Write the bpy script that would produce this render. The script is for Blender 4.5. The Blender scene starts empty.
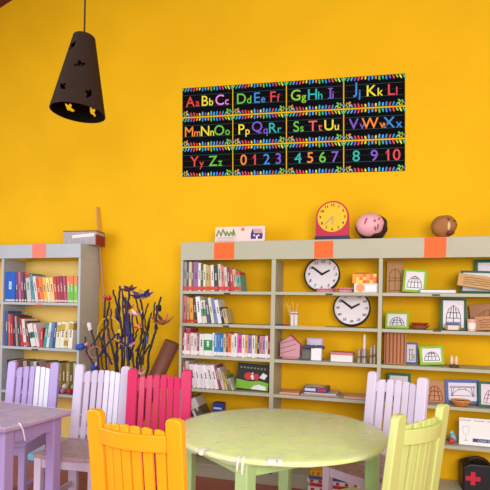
import bpy, bmesh, math, random
from mathutils import Vector, Matrix
random.seed(7)
C = bpy.context.scene.collection
pi = math.pi

# ------------------------------------------------------------------ camera
F, PX, PY, ROLL, TH, H = 490.0, 245.0, 309.0, 0.02, math.radians(16.6), 1.26
RV = Vector((math.cos(TH), math.sin(TH), 0)); VV = Vector((-math.sin(TH), math.cos(TH), 0)); ZV = Vector((0, 0, 1))
cr, sr = math.cos(ROLL), math.sin(ROLL)
right = RV*cr + ZV*sr; up = ZV*cr - RV*sr; back = -VV
cd = bpy.data.cameras.new('camera'); cam = bpy.data.objects.new('camera', cd); C.objects.link(cam)
cam.matrix_world = Matrix(((right.x, up.x, back.x, 0), (right.y, up.y, back.y, 0), (right.z, up.z, back.z, H), (0, 0, 0, 1)))
cd.sensor_width = 36; cd.lens = 36*F/490; cd.shift_y = (PY-245)/490; cd.clip_start = 0.05
bpy.context.scene.camera = cam

# ------------------------------------------------------------------ world, lights, exposure
w = bpy.data.worlds.new('world'); bpy.context.scene.world = w; w.use_nodes = True
w.node_tree.nodes['Background'].inputs[0].default_value = (1.0, 0.97, 0.95, 1)
w.node_tree.nodes['Background'].inputs[1].default_value = 0.62
def area(name, loc, target, sx, sy, power, col):
    l = bpy.data.lights.new(name, 'AREA'); l.shape = 'RECTANGLE'; l.size = sx; l.size_y = sy; l.energy = power; l.color = col
    o = bpy.data.objects.new(name, l); C.objects.link(o); o.location = loc
    o.rotation_euler = (Vector(target)-Vector(loc)).to_track_quat('-Z', 'Y').to_euler()
    return o
area('daylight_behind', (1.0, -1.3, 1.75), (0.4, 3.6, 1.0), 2.2, 1.5, 128, (1.0, 0.97, 0.92))
area('daylight_side', (-3.6, 0.6, 1.7), (-0.8, 3.0, 1.0), 1.6, 1.5, 50, (0.80, 0.88, 1.0))
vs = bpy.context.scene.view_settings
vs.view_transform = 'Standard'; vs.look = 'None'; vs.exposure = 0.10; vs.gamma = 1.0; vs.use_curve_mapping = False

# ------------------------------------------------------------------ helpers
YF, YW = 3.42, 3.70           # front plane of the bookcases, face of the yellow wall
def ray(px, py):
    dx, dy = px-PX, py-PY
    x = dx*cr + dy*sr; y = dy*cr - dx*sr
    return RV*(x/F) + VV - ZV*(y/F)
def P(px, py, Y=YF):
    r = ray(px, py); return Vector((0, 0, H)) + r*(Y/r.y)
def cw(X, d, z=0.0):
    v = RV*X + VV*d; return Vector((v.x, v.y, z))
def lin(c):
    c = c/255.0
    return c/12.92 if c <= 0.04045 else ((c+0.055)/1.055)**2.4
_mats = {}
def M(rgb, rough=0.55, var=0.10, scale=9.0, bump=0.0, metal=0.0, stretch=None, name=None, dark=None, darkamt=0.0, spec=0.4):
    key = (rgb, rough, var, scale, bump, metal, stretch, dark, darkamt, spec)
    if key in _mats: return _mats[key]
    m = bpy.data.materials.new(name or 'paint_%d_%d_%d' % rgb); m.use_nodes = True
    nt = m.node_tree; b = nt.nodes['Principled BSDF']
    b.inputs['Roughness'].default_value = rough; b.inputs['Metallic'].default_value = metal
    b.inputs['Specular IOR Level'].default_value = spec
    c = [lin(v) for v in rgb]
    tc = nt.nodes.new('ShaderNodeTexCoord'); mp = nt.nodes.new('ShaderNodeMapping'); nz = nt.nodes.new('ShaderNodeTexNoise')
    nt.links.new(tc.outputs['Object'], mp.inputs[0]); nt.links.new(mp.outputs[0], nz.inputs['Vector'])
    if stretch: mp.inputs['Scale'].default_value = stretch
    nz.inputs['Scale'].default_value = scale; nz.inputs['Detail'].default_value = 5
    mx = nt.nodes.new('ShaderNodeMix'); mx.data_type = 'RGBA'
    mx.inputs[6].default_value = [max(0, v*(1-var)) for v in c]+[1]; mx.inputs[7].default_value = [min(1, v*(1+var)) for v in c]+[1]
    nt.links.new(nz.outputs['Fac'], mx.inputs[0]); out = mx.outputs[2]
    if dark:
        n2 = nt.nodes.new('ShaderNodeTexNoise'); n2.inputs['Scale'].default_value = scale*0.8; n2.inputs['Detail'].default_value = 6
        nt.links.new(mp.outputs[0], n2.inputs['Vector'])
        rp = nt.nodes.new('ShaderNodeMapRange'); rp.inputs[1].default_value = 0.5; rp.inputs[2].default_value = 0.72; rp.inputs[4].default_value = darkamt
        nt.links.new(n2.outputs['Fac'], rp.inputs[0])
        m2 = nt.nodes.new('ShaderNodeMix'); m2.data_type = 'RGBA'; nt.links.new(rp.outputs[0], m2.inputs[0]); nt.links.new(out, m2.inputs[6])
        m2.inputs[7].default_value = [lin(v) for v in dark]+[1]; out = m2.outputs[2]
    nt.links.new(out, b.inputs['Base Color'])
    if bump:
        bp = nt.nodes.new('ShaderNodeBump'); bp.inputs['Strength'].default_value = bump; bp.inputs['Distance'].default_value = 0.01
        nt.links.new(nz.outputs['Fac'], bp.inputs['Height']); nt.links.new(bp.outputs[0], b.inputs['Normal'])
    _mats[key] = m; return m

class MB:
    def __init__(s): s.v, s.f, s.m = [], [], []
    def add(s, vs_, fs, mi=0, T=None):
        n = len(s.v)
        s.v += [tuple(T @ Vector(p)) if T is not None else tuple(p) for p in vs_]
        s.f += [tuple(i+n for i in q) for q in fs]; s.m += [mi]*len(fs); return s
    def box(s, x0, x1, y0, y1, z0, z1, mi=0, T=None):
        return s.add([(x, y, z) for z in (z0, z1) for y in (y0, y1) for x in (x0, x1)],
                     [(0, 2, 3, 1), (4, 5, 7, 6), (0, 1, 5, 4), (2, 6, 7, 3), (0, 4, 6, 2), (1, 3, 7, 5)], mi, T)
    def prism(s, poly, y0, y1, mi=0, T=None):      # polygon in x,z pushed along y
        n = len(poly)
        vs_ = [(x, y0, z) for x, z in poly]+[(x, y1, z) for x, z in poly]
        return s.add(vs_, [tuple(range(n)), tuple(range(2*n-1, n-1, -1))]+[(i, i+n, (i+1) % n+n, (i+1) % n) for i in range(n)], mi, T)
    def slab(s, poly, z0, z1, mi=0, T=None):       # polygon in x,y pushed along z
        n = len(poly)
        vs_ = [(x, y, z0) for x, y in poly]+[(x, y, z1) for x, y in poly]
        return s.add(vs_, [tuple(range(n-1, -1, -1)), tuple(range(n, 2*n))]+[(i, (i+1) % n, (i+1) % n+n, i+n) for i in range(n)], mi, T)
    def lathe(s, prof, n=32, mi=0, T=None):
        vs_, fs = [], []
        for r, z in prof:
            for k in range(n): a = 2*pi*k/n; vs_.append((r*math.cos(a), r*math.sin(a), z))
        for i in range(len(prof)-1):
            for k in range(n): fs.append((i*n+k, i*n+(k+1) % n, (i+1)*n+(k+1) % n, (i+1)*n+k))
        if prof[0][0] > 1e-4: fs.append(tuple(range(n-1, -1, -1)))
        if prof[-1][0] > 1e-4: fs.append(tuple(range((len(prof)-1)*n, len(prof)*n)))
        return s.add(vs_, fs, mi, T)
    def tube(s, pts, rad, n=8, mi=0, T=None):
        pts = [Vector(p) for p in pts]; L = len(pts)
        if not hasattr(rad, '__len__'): rad = [rad]*L
        vs_, fs = [], []; ref = None
        for i, p in enumerate(pts):
            d = (pts[min(i+1, L-1)]-pts[max(i-1, 0)])
            d = d.normalized() if d.length > 1e-9 else Vector((0, 0, 1))
            if ref is None: ref = d.orthogonal().normalized()
            u = (ref-d*ref.dot(d)); u = u.normalized() if u.length > 1e-6 else d.orthogonal().normalized()
            ref = u; v = d.cross(u)
            for k in range(n): a = 2*pi*k/n+pi/4; vs_.append(p+(u*math.cos(a)+v*math.sin(a))*rad[i])
        for i in range(L-1):
            for k in range(n): fs.append((i*n+k, i*n+(k+1) % n, (i+1)*n+(k+1) % n, (i+1)*n+k))
        fs += [tuple(range(n-1, -1, -1)), tuple(range((L-1)*n, L*n))]
        return s.add(vs_, fs, mi, T)
    def ball(s, c, rx, ry, rz, mi=0, n=20, T=None, fn=None):
        vs_, fs = [], []; m_ = n//2
        for i in range(m_+1):
            t = pi*i/m_
            for k in range(n):
                a = 2*pi*k/n; d = Vector((math.sin(t)*math.cos(a), math.sin(t)*math.sin(a), math.cos(t)))
                q = fn(d) if fn else 1.0
                vs_.append((c[0]+rx*d.x*q, c[1]+ry*d.y*q, c[2]+rz*d.z*q))
        for i in range(m_):
            for k in range(n): fs.append((i*n+k, i*n+(k+1) % n, (i+1)*n+(k+1) % n, (i+1)*n+k))
        return s.add(vs_, fs, mi, T)
    def build(s, name, mats, parent=None, bevel=0.0, smooth=40, loc=None, rot=None, seg=2):
        me = bpy.data.meshes.new(name); me.from_pydata(s.v, [], s.f)
        for m in (mats if isinstance(mats, (list, tuple)) else [mats]): me.materials.append(m)
        me.polygons.foreach_set('material_index', s.m)
        bm = bmesh.new(); bm.from_mesh(me); bmesh.ops.remove_doubles(bm, verts=bm.verts, dist=1e-6)
        bmesh.ops.recalc_face_normals(bm, faces=bm.faces); bm.to_mesh(me); bm.free()
        if smooth:
            me.polygons.foreach_set('use_smooth', [True]*len(me.polygons)); me.set_sharp_from_angle(angle=math.radians(smooth))
        o = bpy.data.objects.new(name, me); C.objects.link(o)
        if parent: o.parent = parent
        if loc is not None: o.location = loc
        if rot is not None: o.rotation_euler = rot
        if bevel:
            b = o.modifiers.new('bevel', 'BEVEL'); b.width = bevel; b.segments = seg; b.limit_method = 'ANGLE'; b.angle_limit = math.radians(50)
        return o
def tag(o, label, cat, group=None):
    o['label'] = label; o['category'] = cat
    if group: o['group'] = group
    return o
def thing(name, label, cat, loc=(0, 0, 0), rot=(0, 0, 0), group=None):
    o = bpy.data.objects.new(name, None); C.objects.link(o); o.location = loc; o.rotation_euler = rot; o.empty_display_size = 0.05
    return tag(o, label, cat, group)
def struct(o): o['kind'] = 'structure'; return o
def text_mesh(txt, size, thick=0.0012, weight=0.0, shear=0.0):
    cu = bpy.data.curves.new('txt', 'FONT'); cu.body = txt; cu.size = size; cu.extrude = thick/2; cu.offset = weight; cu.shear = shear
    cu.align_x = 'CENTER'; cu.align_y = 'CENTER'; cu.resolution_u = 4
    o = bpy.data.objects.new('txt', cu); C.objects.link(o)
    dg = bpy.context.evaluated_depsgraph_get(); me = bpy.data.meshes.new_from_object(o.evaluated_get(dg))
    vs_ = [tuple(v.co) for v in me.vertices]; fs = [tuple(p.vertices) for p in me.polygons]
    bpy.data.objects.remove(o); bpy.data.curves.remove(cu); bpy.data.meshes.remove(me)
    return vs_, fs
def add_text(mb, txt, size, x, z, y=0.0, mi=0, weight=0.0, ang=0.0, shear=0.0):   # writing on a face that looks towards -y
    vs_, fs = text_mesh(txt, size, 0.0012, weight, shear); ca, sa = math.cos(ang), math.sin(ang)
    return mb.add([(x+a*ca-b*sa, y-c, z+a*sa+b*ca) for a, b, c in vs_], fs, mi)
ORD = ['first', 'second', 'third', 'fourth', 'fifth', 'sixth', 'seventh', 'eighth', 'ninth', 'tenth', 'eleventh', 'twelfth', 'thirteenth',
       'fourteenth', 'fifteenth', 'sixteenth', 'seventeenth', 'eighteenth', 'nineteenth', 'twentieth', 'twenty-first', 'twenty-second',
       'twenty-third', 'twenty-fourth', 'twenty-fifth', 'twenty-sixth', 'twenty-seventh', 'twenty-eighth', 'twenty-ninth', 'thirtieth']

# ------------------------------------------------------------------ room shell
wall_m = M((246, 186, 18), 0.75, 0.10, 2.5, 0.12, name='yellow_plaster', spec=0.15)
MB().box(-5.5, 4.2, YW, YW+0.2, 0, 5.6).build('wall_back', wall_m, smooth=0)
struct(bpy.data.objects['wall_back'])
floor_m = M((176, 100, 84), 0.45, 0.18, 3.5, 0.05, name='red_cement', dark=(140, 76, 64), darkamt=0.5)
struct(MB().box(-5.5, 4.2, -2.2, YW, -0.1, 0).build('floor', floor_m, smooth=0))
# roof slope above the wall (its eave shows at the upper left)
a0, a1 = P(0, 8, YW), P(12.5, 0, YW)
sl = (a1.z-a0.z)/(a1.x-a0.x); xr = 0.6; zr = a0.z+sl*(xr-a0.x); xl = -5.0; zl = a0.z+sl*(xl-a0.x)
roof_m = M((92, 38, 26), 0.8, 0.3, 6, 0.2, name='roof_boards')
mb = MB(); mb.prism([(xl, zl), (xr, zr), (xr+4.2, zr-sl*4.2), (xr+4.2, zr-sl*4.2+0.1), (xr, zr+0.1), (xl, zl+0.1)], 2.2, YW+0.3)
ceil = struct(mb.build('ceiling', roof_m, smooth=0))
mb = MB()
mb.prism([(xl, zl-0.08), (xr, zr-0.08), (xr, zr), (xl, zl)], 2.6, 2.68); mb.build('rafter', M((60, 30, 22)), ceil, smooth=0)

# ------------------------------------------------------------------ bookcases
case_m = M((184, 180, 156), 0.5, 0.07, 5, 0.04, name='putty_paint', dark=(160, 148, 126), darkamt=0.25)
case_l = M((182, 186, 190), 0.5, 0.07, 5, 0.04, name='putty_cool_lit', dark=(150, 138, 116), darkamt=0.2)  # cooler copy of the putty: daylight from the left put into its colour
ZB = [1.388, 1.145, 0.904, 0.655, 0.403, 0.10]
TB = 0.022
x0 = P(180, 300).x; xd1 = P(270.9, 300).x; xd1b = P(275.2, 300).x; xd2 = P(378.2, 300).x; xd2b = P(382.2, 300).x; x1 = P(545, 300).x
YB = YW-0.012
case = thing('bookcase', 'long putty-grey bookcase with three bays along the yellow wall', 'bookcase', (0, 0, 0))
MB().box(x0, x0+0.02, YF, YB, 0, 1.62).build('side_panel', case_m, case, 0.002)
MB().box(x1, x1+0.02, YF, YB, 0, 1.62).build('side_panel', case_m, case, 0.002)
MB().box(xd1, xd1b, YF, YB, 0.1, 1.62).build('divider', case_m, case, 0.002)
MB().box(xd2, xd2b, YF, YB, 0.1, 1.62).build('divider', case_m, case, 0.002)
MB().box(x0, x1+0.02, YF-0.004, YF+0.016, 1.62, 1.754).build('fascia', case_m, case, 0.002)
MB().box(x0, x1+0.02, YF+0.016, YB, 1.736, 1.754).build('top_board', case_m, case, 0.001)
MB().box(x0, x0+0.02, YF+0.016, YB, 1.62, 1.736).build('side_panel', case_m, case)
MB().box(x0+0.02, x1, YF+0.006, YF+0.03, 0.0, 0.078).build('kickboard', case_m, case, 0.002)
tagm = M((58, 52, 48), 0.5)
for a, b in ((x0+0.02, xd1), (xd1b, xd2), (xd2b, x1)):
    for z in ZB: MB().box(a, b, YF+0.002, YB-(0.085 if (z == ZB[0] and a == xd1b) else 0), z-TB, z).build('shelf', case_m, case, 0.0015)
for px, py in ((227, 293.5), (226, 326.2), (329, 294.2), (436, 295), (437, 330.7)):
    p = P(px, py); MB().box(p.x-0.024, p.x+0.024, YF-0.002, YF+0.001, p.z-0.006, p.z+0.005).build('shelf_tag', tagm, case)
# left bookcase
ZL = [1.281, 0.905, 0.53, 0.10]
lx1 = P(80, 300).x; lx0 = P(1, 300).x; lxx = lx0-0.55
left = thing('bookcase', 'pale grey bookcase of picture books at the left end of the wall', 'bookcase', (0, 0, 0))
for xx in (lx1-0.022, lx0, lxx): MB().box(xx, xx+0.022, YF, YB, 0, 1.65).build('side_panel', case_l, left, 0.002)
MB().box(lxx, lx1, YF-0.004, YF+0.016, 1.65, 1.765).build('fascia', case_l, left, 0.002)
MB().box(lxx, lx1, YF+0.016, YB, 1.747, 1.765).build('top_board', case_l, left, 0.001)
MB().box(lx1-0.022, lx1, YF+0.016, YB, 1.65, 1.747).build('side_panel', case_l, left)
for a, b in ((lx0+0.022, lx1-0.022), (lxx+0.022, lx0)):
    for z in ZL: MB().box(a, b, YF+0.002, YB, z-TB, z).build('shelf', case_l, left, 0.0015)
MB().box(lxx+0.022, lx1-0.022, YB-0.006, YB, 0.1, 1.65).build('added_back_panel', M((250, 204, 108), 0.6, 0.08, 3, name='pale_yellow_glare'), left)  # panel added here; the bay's pale glare is put into its colour
MB().box(lxx+0.022, lx1-0.022, YF+0.006, YF+0.03, 0, 0.078).build('kickboard', case_l, left, 0.002)
for px, py, c in ((38, 304.2, (226, 120, 100)), (35, 349.6, (70, 66, 62))):
    p = P(px, py); MB().box(p.x-0.03, p.x+0.03, YF-0.002, YF+0.001, p.z-0.009, p.z+0.006).build('shelf_tag', M(c), left)
# orange paper squares on the fascias
for (a, b, t, bt, lab) in ((214.2, 234, 242.6, 259, 'orange paper square taped below the folded storybook panel'),
                           (314.5, 333, 241, 258, 'orange paper square taped just below the yellow toy clock'),
                           (424.4, 446, 237.2, 257, 'orange paper square taped below the brown papier-mache head'),
                           (32.4, 45.8, 243.5, 257.6, 'coral paper square taped on the left grey bookcase')):
    p, q = P(a, t, YF-0.006), P(b, bt, YF-0.006); col = (250, 104, 34) if a > 100 else (240, 128, 104)
    o = MB().box(-(q.x-p.x)/2, (q.x-p.x)/2, -0.0012, 0, 0, p.z-q.z).build('paper_square', M(col, 0.6, 0.05), loc=((p.x+q.x)/2, YF-0.0045, q.z), rot=(0, random.uniform(-.02, .02), 0))
    tag(o, lab, 'paper', 'orange paper squares on the bookcase tops')

# ------------------------------------------------------------------ books
def book(x, Y, z, t, h, depth, rgb, lean, label, group, sticker=None, title=None, band=None):
    cov = MB(); e = 0.0022
    cov.slab([(0, 0), (t, 0), (t, depth), (t-e, depth), (t-e, e), (e, e), (e, depth), (0, depth)], 0, h)
    mats = [M(rgb, 0.4, 0.08, 30)]
    if band:                                        # two-tone spine
        cov.box(-0.0003, t+0.0003, -0.0003, depth*0.98, h*band[1], h*band[2], 1); mats.append(M(band[0], 0.4, 0.06, 30))
    o = cov.build('book', mats, loc=(x, Y, z), rot=(0, -lean, 0), bevel=0.0)
    tag(o, label, 'book', group)
    MB().box(e, t-e, e, depth-0.004, 0.003, h-0.003).build('pages', M((232, 222, 198), 0.8, 0.06, 60), o)
    if sticker: MB().box(0.0006, t-0.0006, -0.0008, 0.0004, 0.006, 0.006+sticker[1]).build('spine_label', M(sticker[0], 0.5, 0.04), o)
    if title and t > 0.011:
        mb = MB(); n = random.randint(3, 5); zz = h*0.42
        for k in range(n):
            l = random.uniform(0.006, 0.016)
            mb.box(t*0.36, t*0.64, -0.0009, 0.0003, zz, zz+l); zz += l+0.004
            if zz > h*0.88: break
        mb.build('spine_title', M(title, 0.5, 0.03), o)
    return o
def quad(x, z, t, h, a):
    c, n = math.cos(a), math.sin(a); z = z+max(0, -t*n)          # a > 0: top leans to the left
    return [(x, z), (x+t*c, z+t*n), (x+t*c-h*n, z+t*n+h*c), (x-h*n, z+h*c)]
def hit(A, B):
    for Q_ in (A, B):
        for i in range(4):
            (xa, ya), (xb, yb) = Q_[i], Q_[(i+1) % 4]; nx, ny = yb-ya, xa-xb
            pa = [p[0]*nx+p[1]*ny for p in A]; pb = [p[0]*nx+p[1]*ny for p in B]
            if max(pa) <= min(pb)+1e-7 or max(pb) <= min(pa)+1e-7: return False
    return True
def row(specs, Y, z, where, group, sticker=None, depth=0.15, base_y=300, lo=None, hi=None):
    prev = [quad(lo-1, z, 1, 0.4, 0)] if lo is not None else []; shift = 0.0
    for k, s in enumerate(specs):
        xa, xb, top, rgb, name = s[:5]; lean = math.radians(s[5] if len(s) > 5 else 0); opt = s[6] if len(s) > 6 else {}
        A, B = P(xa, base_y, Y), P(xb, base_y, Y); ztop = P((xa+xb)/2, top, Y).z
        while True:
            t = max(0.006, (B.x-A.x)*math.cos(lean)-0.0008); h = max(0.06, (ztop-z-t*math.sin(abs(lean)))/math.cos(lean))
            d = 0.0
            while d < 0.012 and any(hit(q, quad(A.x+shift+d, z, t, h, lean)) for q in prev[-2:]): d += 0.0004
            if d < 0.006+max(0, -shift) or abs(lean) < 0.004: break
            lean *= 0.85
            if abs(lean) < 0.004: lean = 0.0
        x = A.x+shift+d+0.0003; prev.append(quad(x, z, t, h, lean)); shift = max(0.0, shift+d-0.0008)
        if hi is not None and max(p[0] for p in prev[-1]) > hi-0.0005: prev.pop(); continue
        st = opt.get('sticker', sticker)
        lab = '%s book, %s from left on %s' % (name, ORD[k], where)
        book(x, Y+(k*37 % 9)*0.0009, z+0.0003+max(0, -t*math.sin(lean)), t, h, depth, rgb, lean, lab, group, st,
             opt.get('title', (60, 50, 60) if sum(rgb) > 380 else (225, 215, 200)), opt.get('band'))
RED = ((214, 58, 44), 0.028); WH = ((236, 230, 226), 0.026)
NS = {'sticker': None}
row([(182.3, 185.4, 262, (150, 146, 146), 'grey'), (185.4, 187.5, 263, (52, 58, 92), 'thin navy'), (187.5, 190.3, 262, (214, 190, 140), 'tan'),
     (190.3, 192.2, 263, (112, 80, 62), 'thin brown'), (192.2, 197, 262, (146, 96, 150), 'purple'), (197, 199.4, 263, (232, 226, 220), 'thin white'),
     (199.4, 202, 264, (84, 88, 62), 'olive'), (202, 204.6, 264.3, (226, 214, 176), 'cream'), (204.6, 207.4, 265, (186, 168, 120), 'khaki', 2),
     (207.4, 209.4, 266, (208, 150, 70), 'thin ochre', 2), (209.4, 212.4, 265, (226, 222, 214), 'off-white', 3), (212.4, 216.6, 265, (58, 60, 62), 'charcoal', 3),
     (216.6, 219.6, 264, (206, 196, 176), 'beige', 4), (219.6, 222.6, 266, (222, 118, 122), 'rose', 4), (222.6, 225.4, 267, (214, 196, 188), 'pale pink', 5),
     (225.4, 227.9, 267.5, (90, 74, 62), 'dark brown', 5), (227.9, 230.9, 267.8, (188, 62, 74), 'crimson', 6), (230.9, 234, 269, (196, 178, 140), 'sand', 7),
     (234, 238.2, 271.4, (92, 168, 156), 'teal', 8, {'band': ((206, 66, 56), 0.82, 0.99)})],
    3.432, ZB[0], "long bookcase's top shelf", 'books on the top shelf of the long bookcase', RED, lo=x0+0.02, hi=xd1)
row([(182.4, 186, 296, (196, 96, 104), 'dusty pink'), (186, 188.4, 297, (178, 150, 96), 'thin khaki', 2), (188.6, 192.2, 298, (232, 150, 40), 'orange', 4), (192.4, 195, 297, (52, 48, 46), 'black', 6),
     (195.4, 199.8, 296.5, (234, 230, 226), 'white', 11, NS), (200, 204.6, 300, (216, 206, 190), 'speckled cream', 11, {'sticker': None, 'band': ((74, 140, 84), 0.3, 0.62)}),
     (204.8, 208.2, 301.5, (74, 84, 108), 'slate blue', 11, NS), (208.4, 211.4, 297.5, (222, 214, 188), 'ivory', 11, NS), (211.6, 215, 298.4, (120, 130, 176), 'periwinkle', 12, NS), (215.2, 218.8, 299.5, (226, 220, 222), 'pale grey', 12, NS),
     (219, 221.4, 307, (46, 44, 46), 'thin black', 13, NS), (221.6, 225.4, 308.5, (196, 172, 130), 'tan', 14, NS)],
    3.432, ZB[1], "long bookcase's second shelf", 'books on the second shelf of the long bookcase', ((206, 50, 40), 0.02), base_y=323, lo=x0+0.02, hi=xd1)
row([(182.2, 184, 332, (192, 44, 50), 'thin red'), (184, 185.6, 333, (236, 226, 220), 'thin white'), (185.6, 190, 328.6, (206, 150, 156), 'rose-capped pink', 0, {'band': ((176, 48, 66), 0.8, 0.99)}),
     (190, 193, 333, (232, 208, 208), 'blush', 1), (193, 196.4, 333.6, (224, 196, 198), 'pale pink', 1), (196.4, 198.4, 334, (120, 92, 96), 'thin mauve brown', 1),
     (198.6, 203, 334, (232, 216, 216), 'pinkish white'), (203.2, 211.6, 334, (226, 226, 222), 'thick green-white', 0, {'band': ((28, 138, 74), 0.24, 0.72), 'title': (230, 240, 230)}),
     (211.8, 213.8, 333, (232, 224, 218), 'thin ivory'), (213.9, 217, 334.6, (58, 128, 186), 'blue'), (217, 220, 334.6, (70, 140, 196), 'lighter blue'), (220, 223, 334, (44, 108, 170), 'deep blue'),
     (223, 225.6, 334, (204, 180, 146), 'tan'), (225.6, 227.6, 333, (124, 88, 66), 'thin brown'), (227.6, 230.8, 333.4, (226, 116, 74), 'coral orange'), (230.8, 233, 334.8, (232, 220, 196), 'cream'),
     (233, 236.8, 333.6, (218, 214, 210), 'black-spotted white', 0, {'title': (30, 30, 32)}), (237, 241.8, 335, (214, 82, 166), 'magenta'), (241.8, 244.6, 335, (236, 226, 214), 'off-white'),
     (244.6, 247.6, 335, (224, 164, 84), 'light orange'), (247.6, 251.6, 335.6, (160, 122, 178), 'lilac'), (251.6, 254.6, 335.6, (226, 222, 216), 'white'), (254.6, 257, 336, (204, 166, 88), 'mustard'),
     (257, 259, 336, (64, 56, 52), 'thin black'), (259, 262, 336, (206, 128, 134), 'dusty rose'), (262, 264.8, 336.4, (158, 138, 182), 'pale violet'), (264.8, 267.4, 336, (230, 216, 200), 'ivory'), (267.6, 270, 335, (148, 40, 48), 'maroon')],
    3.432, ZB[2], "long bookcase's third shelf", 'books on the third shelf of the long bookcase', WH, base_y=356, lo=x0+0.02, hi=xd1)
row([(182.2, 184.8, 362, (146, 92, 54), 'thin brown'), (185.4, 188.6, 361, (196, 178, 170), 'grey-pink', 10), (192, 196.4, 364, (222, 206, 210), 'pale notebook-style', 17, NS), (196.6, 201, 364.4, (236, 226, 228), 'white paper-bound', 17.5, NS),
     (201.2, 205.4, 364.8, (228, 214, 220), 'pinkish paper-bound', 18, NS), (205.6, 209.8, 365, (238, 230, 230), 'bright white paper-bound', 18.5, NS), (210, 214.2, 365.4, (226, 214, 216), 'faded white paper-bound', 19, NS),
     (214.4, 218.4, 365.2, (236, 226, 226), 'last white paper-bound', 20, NS), (218.8, 221.6, 365.6, (150, 70, 78), 'thin wine-red', 21), (222, 225, 368, (200, 190, 186), 'grey', 23), (225.4, 228, 372, (206, 168, 96), 'small ochre', 25),
     (228.4, 230.6, 376, (110, 140, 96), 'small green', 26), (231, 233.4, 378.5, (188, 178, 160), 'small beige', 27)],
    3.432, ZB[3], "long bookcase's fourth shelf", 'leaning books on the fourth shelf of the long bookcase', None, base_y=388, lo=x0+0.02, hi=xd1)
row([(190, 192.6, 400, (214, 200, 210), 'pale lilac', 24), (193, 195.6, 399, (44, 42, 60), 'black', 25), (196, 198.6, 399, (226, 214, 200), 'cream', 26), (199.2, 206, 397, (96, 84, 70), 'thick mottled brown', 28, {'band': ((206, 200, 190), 0.55, 0.95)})],
    3.45, ZB[4], "long bookcase's fifth shelf", 'leaning books on the fifth shelf of the long bookcase', None, base_y=421, lo=x0+0.02, hi=xd1)
# left bookcase rows
row([(5.2, 14.8, 272, (28, 92, 186), 'thick blue', 0, {'title': (200, 220, 240)}), (15, 17.6, 272, (92, 72, 128), 'purple', 5), (17.8, 20, 272, (196, 106, 140), 'pink', 7), (20.2, 22.6, 273, (136, 66, 96), 'plum', 8), (22.8, 25, 273, (66, 58, 66), 'dark grey', 9),
     (25.2, 29.4, 273, (196, 196, 190), 'red-capped pale', 11, {'band': ((200, 40, 44), 0.84, 0.99)}), (29.6, 32.4, 274, (86, 150, 156), 'teal', 11), (32.6, 35.4, 276, (222, 214, 206), 'off-white', 11), (35.6, 38.6, 278, (216, 64, 46), 'red', 10), (38.8, 42, 277.5, (232, 126, 52), 'orange', 10),
     (42.2, 45.4, 277, (240, 178, 66), 'golden', 9), (45.6, 49, 277.4, (238, 214, 150), 'cream yellow', 9), (49.2, 52.6, 277.2, (242, 200, 120), 'pale apricot', 8), (52.8, 55.8, 276.6, (196, 52, 46), 'brick red', 8), (56, 58.8, 276, (172, 42, 56), 'crimson', 7), (59, 61.8, 276, (146, 38, 62), 'burgundy', 7), (62, 64.8, 276, (188, 60, 92), 'raspberry', 6),
     (65.2, 68.6, 276, (112, 186, 44), 'first green orange-topped', 4, {'band': ((230, 122, 50), 0.68, 0.995)}), (68.8, 72.2, 276, (104, 178, 40), 'second green orange-topped', 3, {'band': ((226, 116, 46), 0.68, 0.995)}), (72.4, 76, 276.4, (116, 190, 48), 'last green orange-topped', 2, {'band': ((232, 126, 54), 0.68, 0.995)})],
    3.434, ZL[0], "left grey bookcase's top shelf", 'books on the top shelf of the left bookcase', ((224, 200, 190), 0.014), base_y=302, depth=0.16, lo=lx0+0.022, hi=lx1-0.022)
row([(5, 7.4, 311, (34, 96, 160), 'blue', 0), (7.6, 9.8, 314, (198, 92, 80), 'coral', 3), (10, 12, 315, (186, 40, 60), 'crimson', 4), (12.2, 14.2, 315, (52, 48, 72), 'dark navy', 5), (14.4, 16.2, 316, (186, 150, 150), 'dusty pink', 6), (16.4, 18.6, 316, (60, 70, 62), 'dark green', 7),
     (18.8, 21.4, 318, (176, 44, 52), 'red', 8, {'sticker': RED}), (21.6, 24.4, 319, (226, 218, 212), 'white', 12, {'sticker': RED}), (24.6, 27.4, 321, (120, 60, 52), 'red-brown', 14, {'sticker': RED}),
     (29.4, 34.4, 323, (224, 220, 214), 'white-and-green', 15, {'band': ((20, 118, 94), 0.36, 0.62)}), (34.6, 37.6, 324, (228, 206, 206), 'blush', 13), (38, 40.4, 328, (196, 60, 70), 'small red', 0), (40.8, 43.6, 323, (64, 146, 140), 'teal', -8), (43.8, 46.4, 322.6, (214, 220, 206), 'pale green', -8),
     (46.6, 49.6, 322.4, (88, 132, 170), 'steel blue', -7), (49.8, 52, 322.2, (62, 72, 130), 'indigo', -6), (52.2, 56.4, 322, (230, 222, 196), 'gold-banded white', -5, {'band': ((190, 158, 60), 0.62, 0.9)}), (56.6, 61, 321.6, (232, 226, 206), 'thick gold-banded white', -5, {'band': ((196, 160, 56), 0.66, 0.92)}),
     (61.2, 65, 321.6, (220, 204, 150), 'cream-and-gold', -5, {'band': ((176, 140, 50), 0.1, 0.3)}), (65.2, 69.4, 321.4, (236, 228, 210), 'ivory gold-topped', -4, {'band': ((186, 150, 56), 0.7, 0.94)}), (69.6, 74, 321.2, (226, 218, 196), 'last cream', -4)],
    3.434, ZL[1], "left grey bookcase's middle shelf", 'books on the middle shelf of the left bookcase', None, base_y=348, depth=0.16, lo=lx0+0.022, hi=lx1-0.022)
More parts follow.
